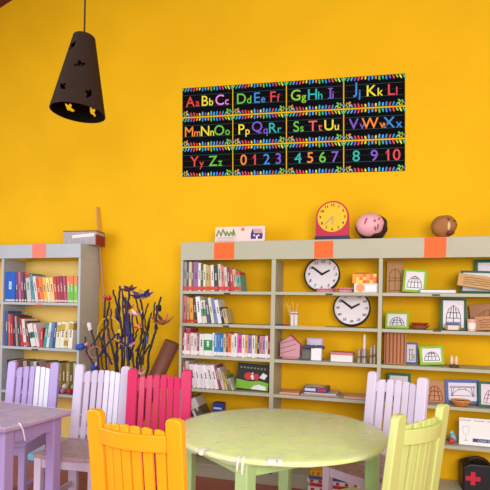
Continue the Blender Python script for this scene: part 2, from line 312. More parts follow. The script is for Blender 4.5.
cols3 = [((44, 62, 96), 'navy'), ((92, 96, 96), 'grey'), ((196, 190, 186), 'pale grey'), ((150, 60, 66), 'dull red'), ((70, 66, 70), 'charcoal'), ((196, 150, 140), 'pinkish'), ((84, 60, 54), 'dark brown'), ((120, 130, 110), 'sage'), ((206, 196, 180), 'beige'),
         ((58, 52, 60), 'black'), ((154, 84, 74), 'rust'), ((96, 104, 96), 'green-grey'), ((186, 70, 80), 'rose red'), ((140, 140, 132), 'stone'), ((64, 70, 80), 'slate')]
sp, xx = [], 6.8
for k, (c, n) in enumerate(cols3):
    wd = [3, 2.6, 3.6, 3.2, 2.8, 3.6, 3.2, 3, 3.4, 2.6, 3.2, 3.6, 3, 3.4, 3.2][k]
    sp.append((xx, xx+wd, 360+k*0.22+random.uniform(-.8, .8), c, n, 4)); xx += wd+0.2
for c, n in (((150, 120, 46), 'bronze'), ((112, 92, 40), 'olive bronze'), ((170, 138, 60), 'old gold'), ((96, 84, 52), 'dark olive'), ((206, 190, 140), 'parchment')):
    sp.append((xx, xx+3.6, 363.5, c, n, 0)); xx += 3.9
row(sp, 3.48, ZL[2], "left grey bookcase's lower shelf", 'books on the lower shelf of the left bookcase', None, base_y=394, depth=0.16, lo=lx0+0.022, hi=lx1-0.022)

# ------------------------------------------------------------------ alphabet cards on the wall
K = [P(182.5, 88.5, YW), P(405, 73.5, YW), P(405, 171, YW), P(182.5, 177, YW)]
def chart(u, v, y):                                  # u to the right, v down
    a = K[0].lerp(K[1], u); b = K[3].lerp(K[2], u); p = a.lerp(b, v); return Vector((p.x, YW-y, p.z))
CW, CH = ((K[1]-K[0]).length+(K[2]-K[3]).length)/2, ((K[0]-K[3]).length+(K[1]-K[2]).length)/2
R_, O_, Y_, G_, B_, V_, T_, PK, LG = (232, 66, 46), (244, 140, 40), (240, 226, 50), (104, 196, 60), (46, 142, 224), (126, 84, 200), (36, 182, 170), (238, 140, 220), (150, 210, 50)
RD = (226, 62, 74)
rows_ = [[[('A', 'a', R_), ('B', 'b', Y_), ('C', 'c', PK)], [('D', 'd', G_), ('E', 'e', B_), ('F', 'f', RD)], [('G', 'g', LG), ('H', 'h', T_), ('I', 'i', V_)], [('J', 'j', B_), ('K', 'k', Y_), ('L', 'l', RD)]],
         [[('M', 'm', O_), ('N', 'n', Y_), ('O', 'o', G_)], [('P', 'p', Y_), ('Q', 'q', V_), ('R', 'r', T_)], [('S', 's', G_), ('T', 't', (236, 96, 84)), ('U', 'u', Y_)], [('V', 'v', V_), ('W', 'w', O_), ('X', 'x', B_)]],
         [[('Y', 'y', R_), ('Z', 'z', G_)], [('0', '', O_), ('1', '', RD), ('2', '', B_), ('3', '', V_)], [('4', '', T_), ('5', '', O_), ('6', '', G_), ('7', '', V_)], [('8', '', T_), ('9', '', V_), ('10', '', RD)]]]
crayon = [M(c, 0.5, 0.02) for c in (R_, O_, Y_, G_, B_, V_, T_, LG, RD, (70, 176, 236))]
black_m = M((9, 9, 13), 0.85, 0.1, 20, spec=0.08)
for j in range(3):
    for i in range(4):
        u0, u1, v0, v1 = i/4+0.0025*(i > 0), (i+1)/4-0.0025*(i < 3), j/3+0.008*(j > 0), (j+1)/3-0.008*(j < 2)
        cc = chart((u0+u1)/2, (v0+v1)/2, 0); wd, ht = (u1-u0)*CW, (v1-v0)*CH
        def mp(x, z, y): return chart(u0+(u1-u0)*x, v1-(v1-v0)*z, y)-cc          # x,z in 0..1 across the card
        def conv(mb, Y0):                       # move a card-plane mesh (0..1 units, y = height off the card) onto the wall
            mb.v = [tuple(mp(a, c, Y0-b)) for a, b, c in mb.v]; return mb
        q = rows_[j][i]; txt = ' '.join(a+b for a, b, _ in q)
        o = conv(MB().box(0, 1, -0.0018, 0.0, 0, 1), 0.0002).build('alphabet_card', black_m, loc=cc, smooth=0)
        tag(o, 'black %s card showing %s between crayon borders' % ('alphabet' if q[0][1] else 'number', txt), 'classroom card', 'alphabet and number cards on the yellow wall')
        gl = MB()
        for z in (0.335, 0.735): gl.box(0.02, 0.98, -0.0004, 0, z-0.008, z+0.008, 0)
        n = 16
        for k in range(n): gl.box(0.03+0.94*k/n, 0.03+0.94*(k+0.55)/n, -0.0004, 0, 0.53, 0.544, 1)
        conv(gl, 0.002).build('guide_lines', [M((20, 62, 66), 0.5, 0.02), M((78, 22, 30), 0.5, 0.02)], o, smooth=0)
        bd = MB(); bd2 = MB(); n = 18; rr = random.Random(3)
        for k in range(n):
            L = rr.uniform(0.07, 0.12); x = (k+0.5)/n; ci = [3, 6, 9, 5, 8, 1, 2, 4, 9, 1, 3, 6, 4, 5, 0, 7, 2, 6][k]
            sk = (0.5-x)*0.10
            for zz, s_ in ((0.985, -1), (0.015, 1)):
                if s_ > 0: ci = (ci*3+k) % 10
                a, b = x-0.0145, x+0.0145
                xa = sk*-1 if True else 0
                (bd if s_ < 0 else bd2).add([(a, -0.0006, zz), (b, -0.0006, zz), (b-sk*0.6, -0.0006, zz+s_*L), (x-sk*0.7, -0.0006, zz+s_*(L+0.03)), (a-sk*0.6, -0.0006, zz+s_*L),
                        (a, 0, zz), (b, 0, zz), (b-sk*0.6, 0, zz+s_*L), (x-sk*0.7, 0, zz+s_*(L+0.03)), (a-sk*0.6, 0, zz+s_*L)],
                       [(0, 1, 2, 3, 4), (9, 8, 7, 6, 5), (0, 5, 6, 1), (1, 6, 7, 2), (2, 7, 8, 3), (3, 8, 9, 4), (4, 9, 5, 0)], ci)
        for cx_, sx_ in ((0.0, 1), (1.0, -1)):          # crayons fanned into the corners
            for k, (l, a, ci) in enumerate(((0.10, 0.35, 2), (0.13, 0.75, 1 if sx_ > 0 else 3), (0.09, 1.15, 3))):
                ex, ez = cx_+sx_*(0.012+l*math.cos(a)), 0.02+l*2.0*math.sin(a)
                s0 = (cx_+sx_*0.012, 0.02); dx_, dz_ = ex-s0[0], ez-s0[1]; nx, nz_ = -dz_*0.5*0.1, dx_*2*0.12
                bd2.prism([(s0[0]-nx, s0[1]-nz_), (s0[0]+nx, s0[1]+nz_), (ex+nx, ez+nz_), (ex-nx, ez-nz_)], -0.0006, 0, ci)
        conv(bd, 0.002).build('crayon_border', crayon, o, smooth=0); conv(bd2, 0.002).build('crayon_border', crayon, o, smooth=0)
        asp = wd/ht
        n = len(q); cen = {3: (0.21, 0.51, 0.80), 2: (0.30, 0.67), 4: (0.20, 0.42, 0.64, 0.86)}[n]
        if txt.startswith('8'): cen = (0.2, 0.5, 0.82)
        for (A, b_, col), cx_ in zip(q, cen):
            mb = MB()
            def put(s, size, x, zb):
                vs_, fs = text_mesh(s, size, 0.001, 0.0)
                zmin = 0
                xs = [p[0] for p in vs_]; zs = [p[1] for p in vs_]
                return vs_, fs, min(xs), max(xs), min(zs), max(zs)
            S = 0.50*ht; S2 = S*0.72
            vs_, fs, xa, xb, za, zb = put(A, S, 0, 0)
            capw = (xb-xa)/wd; lw = 0
            if b_:
                v2, f2, xa2, xb2, za2, zb2 = put(b_, S2, 0, 0); lw = (xb2-xa2)/wd
            xs0 = cx_-(capw+(lw+0.022 if b_ else 0))/2
            offs = [(0, 0), (0.004, 0.0), (0.002, 0.006)]
            for q_, (ox, oz) in enumerate(offs):        # four layers make the strokes heavier
                mb.add([(xs0+(p[0]-xa)/wd+ox, -p[2]*0.4-0.0003*q_, 0.345+(p[1]-za)/ht+oz) for p in vs_], fs)
            if A == 'I':
                for z_ in (0.345, 0.345+(zb-za)/ht-0.03): mb.box(xs0-0.028, xs0+capw+0.034, -0.0012, 0, z_, z_+0.03)
            if A[0] == '1': mb.prism([(xs0-0.03, 0.345+(zb-za)/ht-0.10), (xs0-0.024, 0.345+(zb-za)/ht-0.135), (xs0+0.014, 0.345+(zb-za)/ht-0.03), (xs0+0.01, 0.345+(zb-za)/ht)], -0.0012, 0)
            if b_:
                drop = 0.26*S2 if b_ in 'gjpqy' else 0.0
                for q_, (ox, oz) in enumerate(offs):
                    mb.add([(xs0+capw+0.022+(p[0]-xa2)/wd+ox, -p[2]*0.4-0.0003*q_, 0.345+(p[1]-za2-drop)/ht+oz) for p in v2], f2)
            conv(mb, 0.0028).build('letter', M(col, 0.5, 0.02), o, smooth=0)

# ------------------------------------------------------------------ pendant lamp with bird cut-outs
ltop, lbot = cw((84.3-245)/F*2.4, 2.4), None
zt = P(84.3, 34, 1).z
r_ = ray(84.3, 37.5); d_ = 2.4/(r_.dot(VV)); top = Vector((0, 0, H))+r_*d_
r_ = ray(78, 113); bot = Vector((0, 0, H))+r_*(2.4/r_.dot(VV))
axis = (top-bot); HL = axis.length; axis.normalize()
tocam = Vector((-top.x, -top.y, 0)).normalized()
ex = (ZV.cross(tocam)*-1); ex = Vector((0, 0, 1)).cross(tocam).normalized()
tilt = math.radians(4)
axis = (ZV*math.cos(tilt) + (RV)*math.sin(tilt)*0.95).normalized()
yv = tocam-axis*axis.dot(tocam); yv.normalize(); xv = yv.cross(axis)*1.0; xv = axis.cross(yv)*-1
# local frame: +x = picture right seen from the camera, +y = away from it, z = axis
yv2 = -yv; xv2 = yv2.cross(axis)
lm = Matrix(((xv2.x, yv2.x, axis.x, top.x), (xv2.y, yv2.y, axis.y, top.y), (xv2.z, yv2.z, axis.z, top.z), (0, 0, 0, 1)))
lamp = thing('pendant_lamp', 'brown conical pendant lamp with bird cut-outs hanging tilted on a cord', 'lamp')
lamp.matrix_world = lm
RT, RBt = 0.050, 0.129
bird = [(1.25, .4), (.8, .62), (.4, .5), (.1, 1.1), (-.45, .95), (-.4, .4), (-1.35, .15), (-1.2, -.25), (-.4, -.35), (.2, -.5), (.7, -.1)]
def inside(p, poly):
    x, y = p; c = False; n = len(poly)
    for i in range(n):
        (xa, ya), (xb, yb) = poly[i], poly[(i+1) % n]
        if (ya > y) != (yb > y) and x < (xb-xa)*(y-ya)/(yb-ya)+xa: c = not c
    return c
holes = [(-43, .20, 0.9, .5), (-3, .47, .2, .5), (-42, .79, -.9, .5), (25, .83, 1.0, .5), (204, .86, .2, .5), (146, .86, .8, .5), (95, .55, .3, .5), (250, .35, .5, .5)]
NA, NZ = 260, 170
vs_, fs = [], []
for k in range(NZ+1):
    t = k/NZ; r = RT+(RBt-RT)*t
    for a in range(NA): th = 2*pi*a/NA; vs_.append((r*math.sin(th), -r*math.cos(th), -HL*t))
for k in range(NZ):
    for a in range(NA):
        t = (k+.5)/NZ; r = RT+(RBt-RT)*t; hole = False
        for deg, ht_, rot, s in holes:
            da = ((a+.5)/NA*360-deg+180) % 360-180
            x = math.radians(da)*r/0.022; z = (ht_-t)*HL/0.022
            if abs(x) < 1.6 and abs(z) < 1.6:
                if inside((x*math.cos(rot)+z*math.sin(rot), -x*math.sin(rot)+z*math.cos(rot)), bird): hole = True
        if not hole: fs.append((k*NA+a, k*NA+(a+1) % NA, (k+1)*NA+(a+1) % NA, (k+1)*NA+a))
o = MB().add(vs_, fs).build('lamp_shade', [M((50, 32, 24), 0.7, 0.2, 14, 0.15, spec=0.2, name='gourd_brown'), M((20, 14, 12), 0.9, 0.2, 14, spec=0.1)], lamp, smooth=60)  # near-black second material: the shade's unlit inside put into its colour
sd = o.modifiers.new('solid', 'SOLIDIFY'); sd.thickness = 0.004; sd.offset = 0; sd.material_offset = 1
MB().lathe([(0, 0.006), (RT*0.98, 0.004), (RT*1.0, -0.004), (0, -0.004)], 40).build('top_cap', M((60, 42, 34), 0.6), lamp)
mb = MB(); mb.lathe([(0, -0.01), (0.02, -0.01), (0.022, -0.06), (0.016, -0.075), (0, -0.075)], 20); mb.build('bulb_socket', M((30, 26, 24), 0.5), lamp)
mb = MB(); mb.lathe([(0, -0.075), (0.014, -0.08), (0.03, -0.12), (0.026, -0.15), (0, -0.165)], 20); mb.build('bulb', M((60, 56, 52), 0.3), lamp)
zc = zl+sl*(top.x-xl)
inv = lm.inverted()
MB().tube([inv @ Vector((top.x, top.y, zc+0.02)), inv @ (top+ZV*0.15), inv @ top], 0.0042, 8).build('cord', M((52, 40, 38), 0.6), lamp)

# ------------------------------------------------------------------ chairs
def paint(rgb, worn=None, amt=0.4):
    return M(rgb, 0.38, 0.07, 6, 0.05, stretch=(6, 6, 1), dark=worn, darkamt=amt if worn else 0)
def chair(label, btop, face, rgb, seat_rgb=None, scale=1.0, seat_worn=None, group='children\'s slatted chairs around the tables', slats=6, rgb_lit=None):
    """btop: cam-frame (X,d) of the top of the back; face: cam-frame direction the chair faces"""
    fw = (RV*face[0]+VV*face[1]).normalized()
    c = RV*btop[0]+VV*btop[1]
    org = c+fw*0.235*scale
    rz = math.atan2(fw.x, -fw.y)
    t = thing('chair', label, 'chair', (org.x, org.y, 0), (0, 0, rz), group)
    t.scale = (scale,)*3
    m = paint(rgb); m2 = paint(rgb_lit) if rgb_lit else m; ms = paint(seat_rgb or rgb, seat_worn, 0.75)
    tn = math.tan(math.radians(7))
    def ln(mb):
        mb.v = [(x, y+max(0, z-0.40)*tn, z) for x, y, z in mb.v]; return mb
    yb = 0.17
    for s in (-1, 1):
        a, b = (0.129, 0.189) if s > 0 else (-0.189, -0.129)
        mb = MB(); mb.box(a, b, yb-0.014, yb+0.018, 0, 0.40)
        mb.prism([(a, 0.40), (b, 0.40), (b, 0.885), (b-0.005, 0.896), (b-0.016, 0.902), (a+0.016, 0.902), (a+0.005, 0.896), (a, 0.885)], yb-0.014, yb+0.018)
        ln(mb).build('back_post', m, t, 0.005)
    bow = lambda x: 0.038*max(0, 1-(x/0.145)**2)
    for z0, z1, nm in ((0.788, 0.845, 'top_rail'), (0.46, 0.51, 'lower_rail')):
        mb = MB(); N = 14; xs = [-0.132+0.264*k/N for k in range(N+1)]; k0 = 1.0 if nm == 'top_rail' else 0.7
        poly = [(x, yb+bow(x)*k0+0.016) for x in xs]+[(x, yb+bow(x)*k0-0.008) for x in reversed(xs)]
        for k in range(N):
            q = [poly[k], poly[k+1], poly[2*N-k], poly[2*N+1-k]]
            mb.slab(q, z0, z1)
        # keep it one closed strip
        mb2 = MB(); vs2 = []; fs2 = []
        for x in xs:
            y = yb+bow(x)*k0
            vs2 += [(x, y+0.016, z0), (x, y+0.016, z1), (x, y-0.008, z1), (x, y-0.008, z0)]
        for k in range(N):
            for e in range(4): fs2.append((k*4+e, k*4+(e+1) % 4, (k+1)*4+(e+1) % 4, (k+1)*4+e))
        fs2 += [(0, 1, 2, 3), (N*4+3, N*4+2, N*4+1, N*4)]
        ln(mb2.add(vs2, fs2)).build(nm, m, t, 0.003)
    for k in range(slats):
        wS = 0.250/slats; xc = -0.125+wS*(k+.5); hw = wS*0.41
        sp_ = 1-0.06*(1 if True else 0)
        ztp = 0.868-0.010*(xc/0.11)**2
        yy = yb+bow(xc)-0.0095
        slope = -0.038*2*xc/0.145**2*0.5
        mb = MB()
        for z0, z1 in ((0.415, ztp),):
            z2 = ztp-0.006
            e_ = 0.004*xc/0.11
            mb.prism([(xc-hw, z0), (xc+hw, z0), (xc+hw, ztp-0.004-e_), (xc+hw*.5, ztp-e_*.5), (xc-hw*.5, ztp+e_*.5), (xc-hw, ztp-0.004+e_)], -0.008, 0.006)
        mb.v = [(x, yy+y+(x-xc)*slope-0.3*bow(xc)*max(0, 0.75-z), z) for x, y, z in mb.v]
        ln(mb).build('slat', m2 if k >= slats-3 and rgb_lit else m, t, 0.003)  # last three slats get a paler copy: light falling there put into colour
    # seat of four planks, front plank bowed
    mb = MB()
    for k in range(5):
        ya, yc = 0.15-0.070*k, 0.15-0.070*(k+1)+0.004
        wa, wc = 0.172+0.004*k, 0.172+0.004*(k+1)
        if k < 4: mb.slab([(-wa, ya), (-wc, yc), (wc, yc), (wa, ya)], 0.425, 0.447)
        else:
            fr = [(wc*math.cos(pi*j/10), yc-0.03*math.sin(pi*j/10)) for j in range(11)]
            mb.slab([(wa, ya)]+[(-wa, ya)]+[(x, y) for x, y in reversed(fr)], 0.425, 0.447)
    mb.build('seat', ms, t, 0.004)
    for s in (-1, 1): MB().box(s*0.165-0.021, s*0.165+0.021, -0.20, -0.158, 0, 0.425).build('front_leg', m, t, 0.004)
    MB().box(-0.145, 0.145, -0.19, -0.17, 0.365, 0.425).build('front_apron', m, t, 0.003)
    for s in (-1, 1):
        MB().box(s*0.165-0.009, s*0.165+0.009, -0.159, yb-0.013, 0.365, 0.425).build('side_apron', m, t, 0.003)
        MB().box(s*0.165-0.009, s*0.165+0.009, -0.159, yb-0.013, 0.14, 0.175).build('stretcher', m, t, 0.003)
    return t
chair('bright orange slatted chair seen from behind, drawn to the round green table', (-0.366, 1.64), (.39, .93), (248, 166, 22))
chair('lime green slatted chair seen from behind at the round table', (0.668, 1.82), (-.66, .75), (202, 208, 126))
chair('hot pink slatted chair facing out behind the orange chair', (-0.489, 2.87), (-.02, -1), (214, 34, 98), scale=.995)
chair('lilac-white chair with a worn brown seat between purple table and pink chair', (-0.885, 3.09), (-.2, -.98), (212, 198, 222), (186, 156, 158), seat_worn=(132, 100, 96), scale=.985, rgb_lit=(226, 222, 240))
chair('lilac-white slatted chair tucked behind the purple table', (-1.435, 3.36), (-.1, -.99), (186, 164, 218), scale=.965, rgb_lit=(226, 224, 242))
chair('whitish lilac chair with a worn seat between round table and bookcase', (0.885, 2.82), (-.74, -.67), (222, 208, 230), (170, 140, 132), seat_worn=(120, 88, 80), slats=5)

# ------------------------------------------------------------------ tables
def plastic(name):
    m = bpy.data.materials.new(name); m.use_nodes = True; nt = m.node_tree; nt.nodes.clear()
    out = nt.nodes.new('ShaderNodeOutputMaterial'); mx = nt.nodes.new('ShaderNodeMixShader'); tr = nt.nodes.new('ShaderNodeBsdfTransparent')
    gl = nt.nodes.new('ShaderNodeBsdfPrincipled'); gl.inputs['Base Color'].default_value = (0.9, 0.9, 0.9, 1); gl.inputs['Roughness'].default_value = 0.16
    nz = nt.nodes.new('ShaderNodeTexNoise'); nz.inputs['Scale'].default_value = 14; nz.inputs['Detail'].default_value = 6
    tc = nt.nodes.new('ShaderNodeTexCoord'); nt.links.new(tc.outputs['Object'], nz.inputs['Vector'])
    bp = nt.nodes.new('ShaderNodeBump'); bp.inputs['Strength'].default_value = 0.35; bp.inputs['Distance'].default_value = 0.01
    nt.links.new(nz.outputs['Fac'], bp.inputs['Height']); nt.links.new(bp.outputs[0], gl.inputs['Normal'])
    mr = nt.nodes.new('ShaderNodeMapRange'); mr.inputs[1].default_value = 0.35; mr.inputs[2].default_value = 0.75; mr.inputs[3].default_value = 0.12; mr.inputs[4].default_value = 0.42
    nt.links.new(nz.outputs['Fac'], mr.inputs[0]); nt.links.new(mr.outputs[0], mx.inputs[0])
    nt.links.new(tr.outputs[0], mx.inputs[1]); nt.links.new(gl.outputs[0], mx.inputs[2]); nt.links.new(mx.outputs[0], out.inputs[0]); return m
plast = plastic('clear_plastic')
ZT, RT_ = 0.695, 0.49
tc_ = cw(0.176, 2.313)
tab = thing('round_table', 'round lime green painted table with square legs in the foreground', 'table', (tc_.x, tc_.y, 0), (0, 0, TH))
tg = M((226, 243, 150), 0.35, 0.07, 5, 0.03, name='lime_tabletop', dark=(244, 236, 196), darkamt=0.5)
MB().lathe([(0, ZT), (RT_-.012, ZT), (RT_-.003, ZT-0.004), (RT_, ZT-0.012), (RT_-.002, ZT-0.020), (RT_-.01, ZT-0.024), (0, ZT-0.024)], 96).build('tabletop', tg, tab)
tl = M((172, 204, 140), 0.45, 0.08, 6, 0.04, name='pale_green_legs')
angs = [math.radians(a) for a in (-112, -6, 81, 181)]
LR = 0.43
lp = [(LR*math.cos(a), LR*math.sin(a)) for a in angs]
for (x, y), a in zip(lp, angs):
    T = Matrix.Translation((x, y, 0)) @ Matrix.Rotation(a+pi/4+0.5, 4, 'Z')
    MB().box(-0.03, 0.03, -0.03, 0.03, 0, ZT-0.0245, T=T).build('leg', tl, tab, 0.004)
for k in range(4):
    (xa, ya), (xb, yb_) = lp[k], lp[(k+1) % 4]; L = math.hypot(xb-xa, yb_-ya); an = math.atan2(yb_-ya, xb-xa)
    T = Matrix.Translation(((xa+xb)/2, (ya+yb_)/2, 0)) @ Matrix.Rotation(an, 4, 'Z')
    MB().box(-L/2+0.02, L/2-0.02, -0.012, 0.012, ZT-0.09, ZT-0.0245, T=T).build('apron', tl, tab, 0.003)
# clear plastic cover, slightly rumpled, hem hanging just past the rim
vs_, fs = [], []; NR, NA = 26, 120
rad = [RT_*k/(NR-6) for k in range(NR-5)]+[RT_+.005, RT_+.008, RT_+.009, RT_+.009, RT_+.009]
rr = random.Random(5); ph = [rr.uniform(0, 6.28) for _ in range(8)]
for k, r in enumerate(rad):
    for a in range(NA):
        th = 2*pi*a/NA; z = ZT+0.0016
        if k > NR-6:
            e = k-(NR-6); z = ZT-[0, .001, .006, .012, .018, .024][e]*(1+0.45*math.sin(2*th+1.2)+0.25*math.sin(5*th+ph[0])+0.3*math.sin(11*th+ph[1]))
            r2 = r+0.004*math.sin(17*th+ph[2])*e/5
        else:
            r2 = r; z += 0.0006*(1+math.sin(9*th+18*r+ph[3])*math.sin(23*r+3*th))
        vs_.append((r2*math.cos(th), r2*math.sin(th), z))
for k in range(len(rad)-1):
    for a in range(NA): fs.append((k*NA+a, k*NA+(a+1) % NA, (k+1)*NA+(a+1) % NA, (k+1)*NA+a))
o = MB().add(vs_, fs).build('plastic_cover', plast, loc=(tc_.x, tc_.y, 0), rot=(0, 0, TH), smooth=80)
tag(o, 'clear plastic sheet stretched over the round green table', 'table cover')
def tail(mb, base, pts, w0, w1):
    base = Vector(base); vs_ = []; fs = []
    n = len(pts)
    for k, p in enumerate(pts):
        p = Vector(p); ww = w0+(w1-w0)*k/(n-1); vs_ += [base+p-RVL*ww, base+p+RVL*ww]
    for k in range(n-1): fs.append((2*k, 2*k+1, 2*k+3, 2*k+2))
    mb.add(vs_, fs)
RVL = Vector((1, 0, 0))
for th, L, w0 in ((-2.30, .014, .014), (-1.96, .045, .005), (-1.92, .055, .006), (-1.70, .008, .018), (-1.64, .010, .010)):
    RVL = Vector((-math.sin(th), math.cos(th), 0)); ro = Vector((math.cos(th), math.sin(th), 0))
    bx, by = (RT_+.012)*math.cos(th), (RT_+.006)*math.sin(th); mb = MB()
    tail(mb, (bx, by, ZT-0.004), [-ro*.03+ZV*.0085, ZV*.0075, ro*.006-ZV*L*.4, ro*.010-ZV*L*.8, ro*.007-ZV*L], w0, w0*.6)
    mb.build('hem_highlight', M((226, 228, 216), 0.25, 0.05), o, smooth=80)  # opaque white bits: highlights on the crumpled clear hem put into colour

# purple table: corners in the camera frame
ZT = 0.70
ua = (RV*-0.92+VV*0.39).normalized(); va = (RV*-0.50+VV*-0.866).normalized()
va = (va-ua*va.dot(ua)).normalized()
A = RV*-0.915+VV*2.62
LT, WT = 1.0, 0.43
pt = thing('rectangular_table', 'lilac painted rectangular table beside the two lilac chairs', 'table', (A.x, A.y, 0), (0, 0, math.atan2(ua.y, ua.x)))
sgn = 1 if Vector((-ua.y, ua.x, 0)).dot(va) > 0 else -1        # local +x along ua; local y*sgn along va
pm = M((178, 150, 196), 0.4, 0.10, 6, 0.04, name='lilac_tabletop', dark=(206, 184, 196), darkamt=0.6)
pl = M((170, 146, 200), 0.45, 0.08, 6, 0.04, name='lilac_legs')
def bxs(x0_, x1_, y0_, y1_, z0_, z1_):
    ya, yb2 = sorted((y0_*sgn, y1_*sgn)); return MB().box(x0_, x1_, ya, yb2, z0_, z1_)
bxs(0, LT, 0, WT, ZT-0.028, ZT).build('tabletop', pm, pt, 0.006)
for x in (0.035, LT-0.09):
    for y in (0.035, WT-0.09): bxs(x, x+0.055, y, y+0.055, 0, ZT-0.028).build('leg', pl, pt, 0.004)
for y in (0.05, WT-0.07): bxs(0.06, LT-0.06, y, y+0.02, ZT-0.10, ZT-0.028).build('apron', pl, pt, 0.003)
for x in (0.05, LT-0.07): bxs(x, x+0.02, 0.06, WT-0.06, ZT-0.10, ZT-0.028).build('apron', pl, pt, 0.003)
mb = MB(); vs_, fs = [], []; N1, N2 = 30, 16
for i in range(N1+1):
    for j in range(N2+1):
        ed = lambda q_, n_, l_: {0: -.007, 1: -.006, n_-1: l_+.006, n_: l_+.007}.get(q_, l_*(q_-1)/(n_-2))
        x = ed(i, N1, LT); y = ed(j, N2, WT); z = ZT+0.0018+0.0006*math.sin(i*1.7+j*.9)*math.sin(j*1.3)
        if i in (0, N1) or j in (0, N2): z -= 0.012
        vs_.append((x, y*sgn, z))
for i in range(N1):
    for j in range(N2): a = i*(N2+1)+j; fs.append((a, a+1, a+N2+2, a+N2+1))
mb.add(vs_, fs); o = mb.build('plastic_cover', plast, loc=(A.x, A.y, 0), rot=(0, 0, math.atan2(ua.y, ua.x)), smooth=80)
tag(o, 'clear plastic sheet tied over the lilac table', 'table cover')
hm = M((226, 224, 228), 0.25, 0.05)
yq = sgn*(WT+0.008)
RVL = Vector((1, 0, 0))
for dx_, L in ((0.02, .17), (0.05, .13)):
    mb = MB(); tail(mb, (dx_, yq, ZT+0.006), [(0, 0, 0), (0.004, sgn*.012, -L*.4), (-.004, sgn*.014, -L*.8), (0.003, sgn*.01, -L)], 0.006, 0.004); mb.build('tie_strip', hm, o, smooth=80)
mb = MB(); tail(mb, (0.0, yq*0.8, ZT+0.006), [(-.005, 0, 0), (-.03, 0, -.03), (-.045, 0, -.08)], 0.007, 0.003); mb.build('tie_strip', hm, o, smooth=80)
mb = MB(); tail(mb, (0.0, 0.0, ZT+0.006), [(-.003, 0, 0), (-.03, -sgn*.01, -.012), (-.075, -sgn*.02, -.045)], 0.007, 0.003); mb.build('tie_strip', hm, o, smooth=80)

# ------------------------------------------------------------------ clocks
def dial(px, py, rpx, Y):
    c = P(px, py, Y); e = P(px+rpx, py, Y); return c, (e.x-c.x)
def ring(mb, r0, r1, y0, y1, mi=0, n=56):
    v = []; f = []
    for k in range(n):
        a = 2*pi*k/n
        for r, y in ((r0, y0), (r1, y0), (r1, y1), (r0, y1)): v.append((r*math.cos(a), y, r*math.sin(a)))
    for k in range(n):
        q = (k+1) % n
        for e in range(4): f.append((k*4+e, k*4+(e+1) % 4, q*4+(e+1) % 4, q*4+e))
    return mb.add(v, f, mi)
def disc(mb, r, y0, y1, mi=0, n=56):
    return mb.prism([(r*math.cos(2*pi*k/n), r*math.sin(2*pi*k/n)) for k in range(n)], y0, y1, mi)
def hand(mb, ang, L, w, y, tailL=0.0):
    T = Matrix.Rotation(-ang, 4, 'Y') if False else Matrix.Rotation(ang, 4, 'Y')
    mb.prism([(-w, -tailL), (w, -tailL), (w*.8, L*.85), (0, L), (-w*.8, L*.85)], y-0.0015, y, 0, T)
def wall_clock(px, py, rpx, Y, zbase, label, nums, lean):
    c, r = dial(px, py, rpx, Y)
    t = thing('clock', label, 'clock', (c.x, Y, zbase+r*math.cos(lean)+.024*math.sin(lean)+.001), (-lean, 0, 0), 'white wall clocks kept on the shelves')
    disc(MB(), r*0.96, -0.004, 0.02).build('dial', M((236, 226, 230), 0.4, 0.03), t)
    ring(MB(), r*0.925, r, -0.014, 0.022).build('rim', M((22, 20, 24), 0.35), t, 0.002)
    rr_ = 0.75*r; nm_ = M((34, 30, 34), 0.5); sz = r*(0.25 if nums[0] == '1' else 0.20)
    for k in range(12):
        a = pi/2-2*pi*(k+1)/12; mb = MB()
        for q_ in (0, 1): add_text(mb, nums[k], sz, rr_*math.cos(a)+q_*r*.012, rr_*math.sin(a), -0.0046-.0002*q_, shear=0.2)
        mb.build('numeral', nm_, t, smooth=0)
    mb = MB(); hand(mb, math.radians(60), r*0.52, r*0.06, -0.007, r*.06); mb.build('hour_hand', M((20, 18, 20), 0.4), t)
    mb = MB(); hand(mb, math.radians(-53), r*0.78, r*0.06, -0.009, r*.06); disc(mb, r*.06, -0.011, -0.006, 0, 16); mb.build('minute_hand', M((20, 18, 20), 0.4), t)
    return t
wall_clock(322, 274, 18.2, 3.607, ZB[0], 'white black-rimmed clock standing behind the pink bowls, top hidden by fascia', [str(k) for k in range(1, 13)], math.radians(13))
wall_clock(351.7, 308.2, 19, 3.607, ZB[1], 'white black-rimmed clock with minute numbers on the shelf under the mosaic box', ['%02d' % (5*k) for k in range(1, 13)], math.radians(16))
# yellow toy clock on top
zt_ = 1.754
c, r = dial(332.3, 217.3, 16.6, 3.47)
t = thing('toy_clock', 'yellow-faced crimson toy clock standing on a navy base atop the bookcase', 'clock', (c.x, 3.47, zt_))
cz = c.z-zt_; zb_ = 0.028
n = 40; R1 = r
poly = [(-R1, zb_), (R1*1.0, zb_)]+[(R1*math.cos(a), cz+R1*math.sin(a)) for a in [pi*k/n for k in range(n+1)]]
MB().prism(poly, 0, 0.03).build('case', M((196, 26, 70), 0.4), t, 0.002)
o = disc(MB(), r*0.9, -0.004, 0.001).build('dial', M((250, 190, 24), 0.4, 0.04), t, loc=(0, 0, cz))
for k in range(12):
    a = pi/2-2*pi*(k+1)/12; mb = MB()
    for q_ in (0, 1): add_text(mb, str(k+1), r*.24, r*.74*math.cos(a)+q_*r*.025, cz+r*.74*math.sin(a), -0.0048-.0002*q_)
    mb.build('numeral', M((70, 84, 30), 0.5), t, smooth=0)
mb = MB(); hand(mb, math.radians(228), r*.72, r*.035, -0.007); o = mb.build('minute_hand', M((176, 166, 150), 0.3, metal=.6), t, loc=(0, 0, cz))
mb = MB(); hand(mb, math.radians(176), r*.5, r*.04, -0.009); disc(mb, r*.07, -0.012, -0.006, 0, 16); mb.build('hour_hand', M((196, 170, 120), 0.3, metal=.4), t, loc=(0, 0, cz))
MB().box(-R1*1.04, R1*1.06, -0.02, 0.07, 0, zb_).build('base', M((34, 32, 74), 0.4), t, 0.003)

